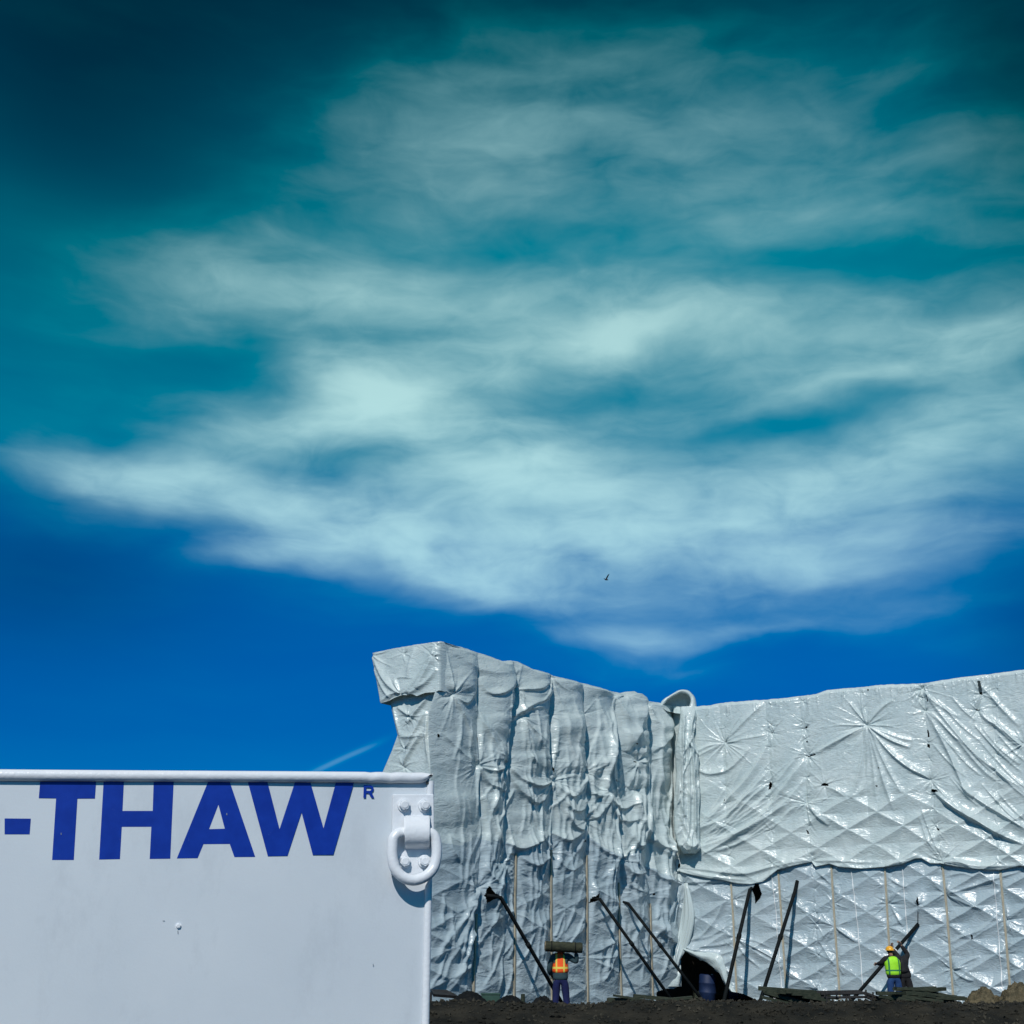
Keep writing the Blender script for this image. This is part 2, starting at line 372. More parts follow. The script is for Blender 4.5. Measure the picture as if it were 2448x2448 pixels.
def grid_mesh(name, P, mats, uv=None, parent=None, smooth=True, mask=None, flip=False, midx=None):
    ny, nx, _ = P.shape
    idx = np.arange(ny * nx).reshape(ny, nx)
    q = np.stack([idx[:-1, :-1], idx[:-1, 1:], idx[1:, 1:], idx[1:, :-1]], -1).reshape(-1, 4)
    if flip: q = q[:, ::-1]
    if mask is not None: q = q[mask.reshape(-1)]
    used = np.unique(q); remap = -np.ones(ny * nx, int); remap[used] = np.arange(len(used))
    V = P.reshape(-1, 3)[used]; Q = remap[q]
    me = bpy.data.meshes.new(name)
    me.vertices.add(len(V)); me.vertices.foreach_set('co', V.astype(np.float32).ravel())
    me.loops.add(Q.size); me.loops.foreach_set('vertex_index', Q.astype(np.int32).ravel())
    me.polygons.add(len(Q)); me.polygons.foreach_set('loop_start', np.arange(0, Q.size, 4, dtype=np.int32))
    me.polygons.foreach_set('loop_total', np.full(len(Q), 4, dtype=np.int32))
    me.update(calc_edges=True)
    me.polygons.foreach_set('use_smooth', np.full(len(Q), smooth))
    for m in (mats if isinstance(mats, (list, tuple)) else [mats]): me.materials.append(m)
    if uv is not None:
        l = me.uv_layers.new(name='UVMap'); U = uv.reshape(-1, 2)[used][Q.ravel()]
        l.data.foreach_set('uv', U.astype(np.float32).ravel())
    me.validate()
    o = bpy.data.objects.new(name, me); link(o, parent)
    return o
# one sheet: fine around the site, coarse out to the horizon
gx = np.concatenate([[-3000, -800, -200, -60, -25], np.arange(-12, 30, .16), [36, 60, 200, 800, 3000]])
gy = np.concatenate([[-400, -60, -10, 5, 15, 22], np.arange(25, 47, .14), [52, 60, 90, 200, 800, 3000]])
GX, GY = np.meshgrid(gx, gy)
ground = grid_mesh('ground', np.stack([GX, GY, gz(GX, GY)], -1), M_SOIL); tag(ground, kind='structure')

# clods and stones strewn over the berm
bm = bmesh.new()
for k in range(5200):
    X_ = rng.uniform(-2.6, 17.5); Y_ = rng.normal(30.2, 1.3); r_ = .014 + .055 * rng.rand() ** 3; c = Vector((X_, Y_, float(gz(X_, Y_)) + r_ * .3))
    rt = Matrix.Rotation(rng.uniform(0, 6.28), 3, Vector(rng.normal(size=3)).normalized())
    pv = [bm.verts.new(c + rt @ Vector((a * r_ * rng.uniform(.6, 1.3), b * r_ * rng.uniform(.6, 1.3), d * r_ * rng.uniform(.5, 1)))) for a, b, d in ((1,0,0),(-1,0,0),(0,1,0),(0,-1,0),(0,0,1),(0,0,-1))]
    for a, b, d in ((0,2,4),(2,1,4),(1,3,4),(3,0,4),(2,0,5),(1,2,5),(3,1,5),(0,3,5)): bm.faces.new((pv[a], pv[b], pv[d]))
me = bpy.data.meshes.new('rubble'); bm.to_mesh(me); bm.free(); me.materials.append(noisemat('rubble_stone', (.012, .012, .010), (.06, .055, .042), .9, .95, spec=.1))
o = bpy.data.objects.new('rubble', me); link(o); tag(o, 'dark clods and small stones strewn over the earth bank', 'rubble', kind='stuff')

# ------------------------------------------------------------------ the wrapped building
C0 = np.array([-2.1, 35.9]); E0 = np.array([-4.19, 37.4]); I0 = np.array([5.75, 45.9]); R0 = np.array([15.9, 40.3])
dL = (I0 - C0) / np.linalg.norm(I0 - C0); dR = (R0 - I0) / np.linalg.norm(R0 - I0); dE = (C0 - E0) / np.linalg.norm(C0 - E0)
def nrm(d): return np.array([d[1], -d[0], 0.0])
nL, nR, nE = nrm(dL), nrm(dR), nrm(dE)
def hit(px, py, A, B):
    d = ray(px, py); e = B - A
    t = (A[0] * e[1] - A[1] * e[0]) / (d[..., 0] * e[1] - d[..., 1] * e[0])
    return d * t[..., None], t
def base(px, py):
    """world point, outward normal and (along, up) coordinates of the wall line seen at a pixel"""
    PL, tL = hit(px, py, C0, I0); PR, tR = hit(px, py, I0, R0)
    w = 1 / (1 + np.exp(np.clip((tR - tL) / .25, -40, 40)))          # 1 on the right wall
    w = np.where(tL < 0, 1.0, w)
    P = PL * (1 - w[..., None]) + PR * w[..., None]
    N = nL * (1 - w[..., None]) + nR * w[..., None]; N = N / np.linalg.norm(N, axis=-1, keepdims=True)
    sL = (PL[..., :2] - C0) @ dL; sR = (PR[..., :2] - I0) @ dR + np.linalg.norm(I0 - C0)
    return P, N, np.stack([sL * (1 - w) + sR * w, P[..., 2] - GZ], -1)
def baseE(px, py):
    P, t = hit(px, py, E0, C0)
    N = np.broadcast_to(nE, P.shape).copy()
    return P, N, np.stack([(P[..., :2] - C0) @ dE, P[..., 2] - GZ], -1)

class Field:
    """height field over photo pixels, metres out of the wall"""
    def __init__(s, x, y): s.x = x.ravel(); s.y = y.ravel(); s.shape = x.shape; s.h = np.zeros(x.size)
    def sel(s, x0, x1, y0, y1): return np.nonzero((s.x > x0) & (s.x < x1) & (s.y > y0) & (s.y < y1))[0]
    def dist(s, i, pl):
        X = s.x[i]; Y = s.y[i]; best = np.full(len(i), 1e9); side = np.zeros(len(i)); along = np.zeros(len(i))
        n = len(pl) - 1
        for k in range(n):
            a, b = pl[k], pl[k + 1]; e = b - a; L2 = (e ** 2).sum() + 1e-9
            t = np.clip(((X - a[0]) * e[0] + (Y - a[1]) * e[1]) / L2, 0, 1)
            dx = X - a[0] - t * e[0]; dy = Y - a[1] - t * e[1]; d = np.hypot(dx, dy)
            m = d < best; best[m] = d[m]; side[m] = np.sign(e[0] * dy - e[1] * dx)[m]; along[m] = ((k + t) / n)[m]
        return best, side, along
    def crease(s, pts, a, w, wd=None, env='mid', n=None, wob=0):
        """ridge line; w = width (px) on its upper/left side, wd on the other side (small = sharp drop)"""
        pl = catmull(pts, n or (2 if len(pts) == 2 and not wob else 10))
        if wob: pl[1:-1] += rng.normal(0, wob, pl[1:-1].shape)
        m = 3.2 * max(w, wd or w)
        i = s.sel(pl[:, 0].min() - m, pl[:, 0].max() + m, pl[:, 1].min() - m, pl[:, 1].max() + m)
        if not len(i): return
        d, sd, u = s.dist(i, pl)
        if env == 'mid': e = np.clip(np.sin(np.pi * np.clip(u, 0, 1)), 0, 1) ** .5
        elif env == 'out': e = (1 - u) * np.clip(u * 9, 0, 1)
        elif env == 'flat': e = np.clip(np.minimum(u, 1 - u) * 12, 0, 1)
        wid = np.where(sd < 0, w, wd or w) * (.35 + .65 * (np.clip(u * 3, 0, 1) if env == 'out' else 1))
        s.h[i] += a * e * np.exp(-(d / wid) ** 1.5)
    def star(s, x, y, r, n, a=.03, a0=0, a1=360, w=3.0, pinch=.10, pr=None):
        i = s.sel(x - r, x + r, y - r, y + r)
        if len(i):
            d = np.hypot(s.x[i] - x, s.y[i] - y); s.h[i] -= pinch * np.exp(-(d / (pr or r * .28)) ** 1.2)
        for k in range(n):
            t = R(a0 + (a1 - a0) * (k + rng.uniform(.1, .9)) / n); L = r * rng.uniform(.45, 1.1); bend = rng.normal(0, .10)
            p = [(x, y), (x + math.cos(t + bend) * L * .5, y + math.sin(t + bend) * L * .5), (x + math.cos(t) * L, y + math.sin(t) * L)]
            s.crease(p, a * rng.uniform(.4, 1.3) * (1 if rng.rand() < .75 else -1), w * rng.uniform(.7, 1.6), w * rng.uniform(.5, 1.0), env='out', n=5)
    def grid(s): return s.h.reshape(s.shape)

def lattice(f, y0, y1, amp, xr=None):
    """film stretched over the diagonal braces of the scaffold: cusped diamonds"""
    X = f.x + 5 * fbm(f.x / 90, f.y / 90, 3, 2); Y = f.y + 4 * fbm(f.x / 80, f.y / 80, 8, 2)
    def g(v): v = v - np.floor(v); return (2 * v - 1) ** 2
    a = g((Y - .6 * X - 596) / 85.0); b = g((Y + .6 * X - 3127) / 73.0)
    m = np.maximum(a, b)
    k = np.clip((f.y - y0) / (y1 - y0), 0, 1); k = k * k * (3 - 2 * k)
    k = k * (.55 + .45 * np.clip(.5 + 1.6 * fbm(f.x / 120, f.y / 120, 31, 2), 0, 1.4))
    if xr is not None: k = k * xr
    f.h += amp * m * k
def crinkle(f, amp, sx=1.0, sy=1.0, seed=0):
    x = f.x + 14 * fbm(f.x / 60, f.y / 60, seed + 1, 2); y = f.y + 14 * fbm(f.x / 60, f.y / 60, seed + 2, 2)
    n1 = np.abs(fbm(x / (30 * sx), y / (30 * sy), seed + 3, 3)); n2 = np.abs(fbm(x / (11 * sx), y / (11 * sy), seed + 4, 3))
    patch = np.clip(.5 + 1.5 * fbm(f.x / 70, f.y / 70, seed + 6, 2), .15, 1.3)
    f.h -= amp * (n1 * 1.3 + n2 * .55 * patch)

TOP = [(880,1568),(895,1565),(950,1554),(1000,1545),(1052,1538),(1100,1548),(1150,1563),(1203,1583),(1225,1581),(1240,1583),(1275,1602),(1318,1612),(1325,1618),(1395,1635),(1440,1648),(1465,1655),(1487,1660),(1500,1656),(1515,1655),(1526,1663),(1532,1673),(1545,1677),(1600,1686),(1625,1692),(1660,1693),(1700,1688),(1735,1682),(1800,1677),(1850,1674),(1882,1671),(1950,1662),(1980,1652),(2050,1646),(2110,1640),(2200,1637),(2215,1635),(2300,1622),(2360,1615),(2391,1611),(2448,1604),(2760,1560)]
TX, TYv = np.array(TOP, float).T
def top_y(x): return np.interp(x, TX, TYv) + 1.2 * fbm(np.asarray(x) / 14.0, np.zeros_like(np.asarray(x, float)) + 2.5, 77, 3)
# seams: the film is tied back along these lines
SEAMS = [
 [(1052,1538),(1040,1655),(1025,1700),(1024,1760),(1030,1850),(1022,1950),(1012,2460)],
 [(1141,1560),(1141,1620),(1138,1828),(1150,1990),(1136,2120),(1134,2200),(1128,2460)],
 [(1228,1583),(1232,1645),(1215,1720),(1206,1825),(1200,1950),(1198,2060),(1207,2250),(1190,2460)],
 [(1318,1612),(1313,1700),(1313,1866),(1316,2040),(1317,2460)],
 [(1393,1636),(1393,1700),(1395,1845),(1398,1960),(1402,2460)],
 [(1465,1655),(1470,1780),(1475,1920),(1476,2060),(1482,2460)],
 [(1545,1677),(1545,1830),(1548,1960),(1540,2090),(1552,2160),(1558,2460)],
 [(1610,1690),(1603,1850),(1612,2000),(1628,2075),(1636,2110),(1625,2280),(1640,2460)]]
def seam_x(k, y):
    p = np.array(SEAMS[k], float); return np.interp(y, p[:, 1], p[:, 0])
ROOT = empty('wrapped_building', (float(I0[0]), float(I0[1]), GZ))
tag(ROOT, 'tall building under construction wrapped in wrinkled white plastic sheeting', 'building')
def to_local(P): return P - np.array([I0[0], I0[1], GZ])

def poly_mask(x, y, poly):
    poly = np.array(poly, float); c = np.zeros(x.shape, bool); j = len(poly) - 1
    for i in range(len(poly)):
        xi, yi = poly[i]; xj, yj = poly[j]
        cond = ((yi > y) != (yj > y)) & (x < (xj - xi) * (y - yi) / (yj - yi + 1e-9) + xi); c ^= cond; j = i
    return c
HOLES = [
 # doorway pulled open at the inner corner
 [(1634,2268),(1646,2275),(1655,2284),(1668,2288),(1676,2296),(1688,2296),(1699,2308),(1708,2311),(1716,2323),(1724,2325),(1728,2339),(1735,2346),(1739,2359),(1749,2363),(1760,2372),(1778,2376),(1800,2386),(1830,2400),(1835,2455),(1560,2455),(1568,2370),(1590,2363),(1603,2364),(1614,2359),(1626,2357),(1623,2343),(1627,2331),(1621,2312),(1627,2302),(1625,2290)],
 # slits where the braces pass through the film
 [(1154.5,2118),(1160,2128),(1163,2137),(1176,2140),(1177,2147),(1170,2148),(1162,2151),(1150,2161),(1146,2141),(1150,2128)],
 [(1416,2134),(1411,2140),(1407,2146),(1405,2160),(1411,2155),(1415,2147)],
 [(1809,2113),(1817,2113),(1820,2124),(1824,2137),(1820,2147),(1807,2161),(1806,2140),(1800,2128)],
 [(2195,2143),(2198,2150),(2200,2164),(2196,2167),(2193,2156)],
 # small tears
 [(1660,1768),(1664,1774),(1667,1783),(1661,1784)], [(2338,1629),(2345,1629),(2350,1652),(2350,1663),(2343,1661)],
 [(1842,1868),(1847,1874),(1846,1887),(1840,1889)], [(1967,1877),(1973,1873),(1983,1875),(1985,1880),(1967,1880)],
 [(2218,1745),(2222,1748),(2224,1762),(2220,1764)], [(2218,1778),(2225,1781),(2224,1789),(2218,1786)],
 [(2228,1887),(2240,1889),(2246,1893),(2236,1896),(2228,1893)], [(2240,1980),(2246,1981),(2248,1987),(2242,1985)],
 [(2322,2234),(2327,2236),(2327,2245),(2323,2246)], [(1135,1758),(1139,1762),(1140,1775),(1136,1775)],
 [(1042,1754),(1046,1756),(1046,1763),(1042,1763)], [(1392,1774),(1397,1774),(1397,1777),(1392,1777)],
 [(1461,1868),(1466,1863),(1470,1865),(1462,1871)], [(1497,1778),(1504,1780),(1504,1782),(1497,1781)],
 [(1500,1820),(1507,1823),(1506,1825),(1500,1823)], [(1310,1816),(1313,1817),(1314,1826),(1311,1826)],
 [(1311,1835),(1314,1836),(1315,1848),(1312,1848)], [(1385,2009),(1392,2010),(1392,2013),(1385,2012)],
 [(1846,1752),(1850,1752),(1850,1754),(1846,1754)], [(1928,1737),(1934,1739),(1930,1742),(1927,1741)],
 [(1929,1772),(1933,1772),(1933,1776),(1929,1776)], [(1926,1806),(1936,1808),(1952,1803),(1953,1806),(1935,1811)],
 [(2076,1649),(2080,1649),(2080,1653),(2076,1653)], [(2334,1697),(2344,1698),(2344,1700),(2334,1700)],
 [(2102,1836),(2106,1836),(2106,1838),(2102,1838)], [(2096,1879),(2101,1879),(2101,1882),(2097,1882)],
 [(1677+57,1912),(1737,1912),(1737,1916),(1734,1916)], [(1929,1983),(1935,1988),(1937,1995),(1933,1994)],
 [(2217,1665),(2219,1665),(2221,1678),(2219,1680)], [(2250,2075),(2256,2075),(2256,2080),(2250,2080)],
 [(1622,2066),(1627,2064),(1629,2070),(1624,2076),(1620,2074)], [(1556,2136),(1560,2136),(1561,2140),(1556,2140)]]

def holes_quad_mask(x, y):
    cx = (x[:-1, :-1] + x[1:, 1:]) / 2; cy = (y[:-1, :-1] + y[1:, 1:]) / 2
    k = np.ones(cx.shape, bool)
    for p in HOLES: k &= ~poly_mask(cx, cy, p)
    return k
def lift_holes(f):
    for p in HOLES[1:5]:
        a = np.array(p); c = a.mean(0); i = f.sel(c[0] - 60, c[0] + 60, c[1] - 60, c[1] + 60)
        d = np.hypot(f.x[i] - c[0], (f.y[i] - c[1]) * .7); f.h[i] += .16 * np.exp(-(d / 16) ** 1.3)
BATTENS = [  # light wooden strips nailed over the lower film
 [(1137,2185),(1134,2260),(1129,2400)], [(1231,2040),(1229,2200),(1227,2405)], [(1316,2032),(1316,2200),(1318,2405)],
 [(1401,2045),(1402,2200),(1404,2405)], [(1478,2110),(1480,2250),(1485,2400)], [(1553,2160),(1555,2260),(1560,2385)],
 [(1748,2106),(1754,2200),(1762,2372)], [(1861,2079),(1868,2180),(1881,2380)], [(1988,2068),(1996,2200),(2009,2390)],
 [(2116,2075),(2123,2200),(2134,2392)], [(2254,2068),(2266,2200),(2280,2392)], [(2390,2060),(2402,2200),(2418,2392)]]
def pin_lines(f, lines, w=9, keep=.15):
    for L in lines:
        pl = catmull(L, 8); i = f.sel(pl[:, 0].min() - 40, pl[:, 0].max() + 40, pl[:, 1].min() - 10, pl[:, 1].max() + 10)
        d, _, _ = f.dist(i, pl); f.h[i] *= 1 - (1 - keep) * np.exp(-(d / w) ** 1.6)

def add_seam_rays(f, L, step=34, r=34, a=.03, pin=.04):
    pl = catmull(L, 60); y = pl[0, 1] + 8
    while y < pl[-1, 1]:
        x = np.interp(y, pl[:, 1], pl[:, 0])
        f.star(x, y, r * rng.uniform(.6, 1.4), rng.randint(5, 10), a=a, w=2.4, pinch=pin, pr=7)
        y += step * rng.uniform(.6, 1.5)

# ---- left wing
def build_left():
    xs = np.arange(1036, 1650, 1.25); vs = np.linspace(0, 1, 640)
    x0, v = np.meshgrid(xs, vs)
    y = top_y(x0) + v * (2455 - top_y(x0))
    x = x0 + (seam_x(0, y) - 1036) * np.clip(1 - (x0 - 1036) / 90, 0, 1) ** 1.5
    f = Field(x, y); X, Y = f.x, f.y
    # billows between the ties
    for k in range(7):
        a = seam_x(k, Y); b = seam_x(k + 1, Y); t = (X - a) / (b - a); m = (t >= 0) & (t < 1)
        q = np.clip(1 - (2 * t - 1) ** 2, 0, 1)
        B = np.interp(Y, [1540, 1640, 1800, 1900, 2050, 2150, 2460], [.07, .36, .42, .28, .22, .16, .10])
        B = B * [.75, 1.0, .9, 1.05, 1.1, 1.25, 1.1][k] * (1 + .75 * fbm(X / 300 + k * 7.7, Y / 62, 40 + k, 3))
        skew = .5 + .5 * np.clip(t * 1.3, 0, 1)
        f.h += m * B * .85 * q ** .75 * skew
    # swags and heavy folds (photo pixels)
    SW = [
     ([(1141,1620),(1160,1660),(1200,1650),(1238,1600)], .16, 16, 4), ([(1075,1662),(1105,1682),(1135,1650)], .14, 18, 4),
     ([(1060,1540),(1120,1590),(1180,1610),(1228,1600)], .10, 22, 12), ([(1232,1648),(1275,1648),(1315,1625)], .15, 14, 4),
     ([(1218,1715),(1250,1690),(1300,1668),(1318,1640)], .20, 20, 5), ([(1215,1725),(1240,1700),(1290,1690)], .12, 10, 4),
     ([(1235,1720),(1255,1790),(1265,1860)], .14, 12, 3), ([(1237,1715),(1280,1790),(1313,1866)], .10, 12, 4),
     ([(1080,1670),(1110,1740),(1138,1828)], .10, 12, 4), ([(1050,1750),(1095,1800),(1138,1828)], .05, 6, 4),
     ([(1138,1832),(1170,1845),(1206,1828)], .13, 10, 4), ([(1138,1832),(1160,1875),(1206,1895)], .14, 16, 4),
     ([(1206,1828),(1240,1868),(1280,1880),(1313,1868)], .20, 14, 4), ([(1206,1840),(1240,1900),(1280,1920),(1313,1870)], .20, 20, 4),
     ([(1313,1868),(1345,1905),(1375,1890),(1396,1848)], .20, 14, 4), ([(1313,1868),(1345,1935),(1380,1935),(1396,1905)], .18, 15, 4),
     ([(1316,1880),(1340,1950),(1372,1985),(1392,1962)], .18, 16, 4), ([(1396,1846),(1415,1850),(1424,1840)], .09, 8, 3),
     ([(1396,1848),(1400,1890),(1420,1905),(1434,1895)], .20, 14, 4), ([(1434,1895),(1450,1920),(1480,1935),(1508,1918)], .20, 10, 3),
     ([(1434,1895),(1455,1945),(1485,1965),(1512,1958)], .18, 16, 4), ([(1396,1905),(1410,1955),(1430,1930),(1434,1900)], .16, 12, 4),
     ([(1352,1600+40),(1380,1700),(1396,1845)], .05, 14, 8), ([(1396,1845),(1425,1830),(1440,1780),(1466,1700)], .18, 16, 5),
     ([(1465,1660),(1480,1720),(1487,1800)], .16, 12, 5), ([(1487,1800),(1505,1740),(1530,1670)], .26, 18, 4),
     ([(1508,1825),(1530,1822),(1545,1800)], .10, 8, 4), ([(1508,1890),(1505,1920),(1512,1965)], .15, 10, 5),
     ([(1546,1800),(1570,1780),(1600,1745),(1614,1705)], .28, 22, 5), ([(1545,1690),(1565,1720),(1560,1790)], .06, 8, 5),
     ([(1607,1760),(1602,1850),(1592,1935),(1580,1975)], .20, 9, 4), ([(1580,1975),(1578,2000),(1600,2030),(1625,2052)], .15, 10, 4),
     ([(1512,1960),(1545,2005),(1590,2035),(1624,2052)], .24, 18, 4), ([(1545,1995),(1580,2040),(1627,2062)], .16, 14, 4),
     ([(1476,1950),(1500,2010),(1520,2030),(1528,2018)], .20, 14, 4), ([(1430,1900),(1450,1990),(1475,2055)], .16, 12, 5),
     ([(1434,1905),(1440,1960),(1443,2030)], .16, 8, 3), ([(1476,2058),(1500,2090),(1540,2085)], .18, 14, 4),
     ([(1476,2058),(1500,2120),(1538,2135)], .15, 12, 4), ([(1540,2070),(1580,2105),(1635,2112)], .22, 22, 4),
     ([(1555,2205),(1580,2240),(1620,2258)], .20, 22, 4), ([(1635,2112),(1600,2170),(1596,2190)], .12, 7, 4), ([(1635,2112),(1615,2170),(1605,2220)], .12, 6, 3),
     ([(1207,2015),(1235,2030),(1262,2020),(1310,1995)], .20, 22, 3), ([(1207,2040),(1230,2040),(1232,2030)], .08, 6, 3),
     ([(1316,1990),(1345,2010),(1388,1985)], .14, 12, 4), ([(1316,2040),(1350,2080),(1395,2062)], .12, 12, 4),
     ([(1232,2045),(1270,2070),(1312,2040)], .14, 12, 4), ([(1400,2000),(1430,2035),(1470,2058)], .14, 12, 4),
     ([(1136,2120),(1110,2180),(1060,2250),(1036,2300)], .12, 8, 5), ([(1136,2125),(1100,2230),(1060,2320),(1040,2360)], .12, 10, 6),
     ([(1136,2150),(1120,2230),(1090,2330),(1060,2380)], .10, 8, 6), ([(1134,2270),(1110,2300),(1060,2360)], .10, 10, 4),
     ([(1150,1990),(1155,2060),(1136,2125)], .13, 10, 7), ([(1198,2060),(1185,2160),(1180,2180)], .10, 5, 5), ([(1198,2060),(1206,2140),(1205,2220)], .12, 5, 4),
     ([(1230,2090),(1215,2180),(1210,2210)], .10, 5, 3), ([(1232,2090),(1246,2150),(1250,2190)], .09, 5, 4),
     ([(1198,2285),(1192,2330),(1186,2375)], .12, 6, 4), ([(1230,2230),(1210,2270),(1198,2285)], .08, 5, 3),
     ([(1160,1860),(1175,1980),(1172,2050)], .07, 16, 12), ([(1062,1800),(1080,1950),(1070,2120)], .06, 22, 16),
     ([(1150,1900),(1160,2010),(1152,2100)], .14, 10, 5), ([(1055,1985),(1085,2010),(1115,2015)], .03, 6, 6),
     ([(1402,2285),(1440,2262),(1470,2240)], .07, 6, 4), ([(1402,2290),(1440,2290),(1475,2285)], .06, 5, 4), ([(1402,2290),(1440,2310),(1475,2325)], .06, 5, 4),
     ([(1556,2290),(1530,2300),(1490,2335)], .06, 6, 4), ([(1485,2250),(1520,2285),(1554,2282)], .06, 6, 4)]
    for p, a, w, wd in SW: f.crease(p, a * .62, w * .9, wd * .8, n=12)
    for (x_, y_, r, n) in [(1138,1829,75,16),(1206,1826,60,13),(1313,1867,85,20),(1396,1846,60,13),(1434,1894,60,12),(1508,1822,40,10),(1508,1890,45,9),
                           (1392,1962,45,10),(1476,2056,75,15),(1316,2038,60,10),(1136,2122,70,12),(1198,2062,50,9),(1528,2020,30,8),(1402,2288,60,15),
                           (1556,2286,55,12),(1540,2142,50,10),(1627,2060,50,10),(1636,2112,55,12),(1236,1716,45,10),(1075,1662,60,12),(1318,1618,40,8),
                           (1232,1648,40,8),(1300,1640,30,6),(1546,1680,60,9),(1487,1662,50,8),(1614,1700,55,10)]:
        f.star(x_, y_, r * 1.15, int(n * 1.4), a=.032, w=2.3, pinch=.08, pr=8)
    nodes = [(1138,1829),(1206,1826),(1313,1867),(1396,1846),(1434,1894),(1508,1822),(1508,1890),(1392,1962),(1476,2056),(1316,2038),(1136,2122),(1198,2062),(1236,1716),(1075,1662),(1318,1620),(1232,1650),(1546,1680),(1466,1664),(1627,2060)]
    for (a_, b_) in nodes:
        for q in range(7):
            t = R(rng.uniform(25, 155) if rng.rand() < .7 else rng.uniform(200, 340)); L = rng.uniform(60, 170); cx_ = math.cos(t) * L * .55; cy_ = math.sin(t) * L
            f.crease([(a_, b_), (a_ + cx_ * .35, b_ + cy_ * .5), (a_ + cx_, b_ + cy_)], rng.uniform(.03, .075), rng.uniform(2.5, 6), rng.uniform(1.6, 3), env='out', n=6)
    for q in range(90):      # long slack folds
        x1 = rng.uniform(1040, 1600); y1 = rng.uniform(1660, 2250); L = rng.uniform(50, 150); sl = rng.normal(0, .28)
        f.crease([(x1, y1), (x1 + sl * L * .3 + rng.normal(0, 5), y1 + L * .5), (x1 + sl * L, y1 + L)], rng.uniform(.03, .08), rng.uniform(4, 9), rng.uniform(2, 4), n=8)
    for q in range(44):      # long hanging folds, heavier towards the inner corner
        x1 = 1060 + 550 * rng.rand() ** .75; y1 = rng.uniform(1640, 2000); L = rng.uniform(140, 380); sl = rng.normal(0, .07); k_ = .5 + .7 * (x1 - 1060) / 550
        f.crease([(x1, y1), (x1 + rng.normal(0, 6), y1 + L * .35), (x1 + sl * L * .6 + rng.normal(0, 5), y1 + L * .7), (x1 + sl * L, y1 + L)], rng.uniform(.06, .13) * k_, rng.uniform(4, 9), rng.uniform(1.6, 3), n=14)
    for q in range(46):      # folds fanning down to the foot of the film
        x1 = rng.uniform(1036, 1600); y1 = rng.uniform(2130, 2280); L = rng.uniform(60, 130); sl = rng.uniform(-.55, .05)
        f.crease([(x1, y1), (x1 + sl * L * .4, y1 + L * .5), (x1 + sl * L, y1 + L)], rng.uniform(.03, .07), rng.uniform(3, 6), rng.uniform(2, 3), n=8)
    for L in BATTENS[:6] + [SEAMS[3][1:3], SEAMS[4][1:3], SEAMS[5][1:3], SEAMS[6][:2]]: add_seam_rays(f, L, step=26, r=40, a=.024, pin=.03)
    lattice(f, 1990, 2160, .065)
    crinkle(f, .014, seed=3)
    lift_holes(f)
    pin_lines(f, BATTENS[:6], 7, .1)
    f.h *= np.clip((f.y - top_y(f.x)) / 6, .3, 1)
    H = f.grid()
    P, N, UV = base(x, y)
    W = P + N * H[..., None]
    # film rolled back over the parapet
    cap = []
    for j, (b_, u_) in enumerate([(1.2, -.30), (.55, -.05), (.22, .05), (.07, .035)]):
        c = W[0].copy() - N[0] * b_; c[:, 2] += u_; cap.append(c)
    W = np.concatenate([np.array(cap), W]); UV = np.concatenate([UV[:1] + [[[0, .9]]], UV[:1] + [[[0, .5]]], UV[:1] + [[[0, .2]]], UV[:1] + [[[0, .07]]], UV])
    k = holes_quad_mask(x, y); k = np.concatenate([np.ones((4, k.shape[1]), bool), k])
    # one film split along scallops; the lower part has shade painted into its colour
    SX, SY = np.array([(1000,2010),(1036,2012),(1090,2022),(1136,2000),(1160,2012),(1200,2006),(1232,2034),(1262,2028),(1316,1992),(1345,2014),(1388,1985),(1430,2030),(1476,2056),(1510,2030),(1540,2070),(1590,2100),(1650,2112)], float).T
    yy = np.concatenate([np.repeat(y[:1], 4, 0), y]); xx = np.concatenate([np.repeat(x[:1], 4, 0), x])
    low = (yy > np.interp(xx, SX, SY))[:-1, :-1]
    for nm, kk, mm in (('upper_wall_sheeting', k & ~low, M_FILM), ('wall_sheeting', k & low, M_FILM_SHADED)):
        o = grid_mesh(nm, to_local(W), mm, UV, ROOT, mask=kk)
    return (x, y, H)
LEFT = build_left()

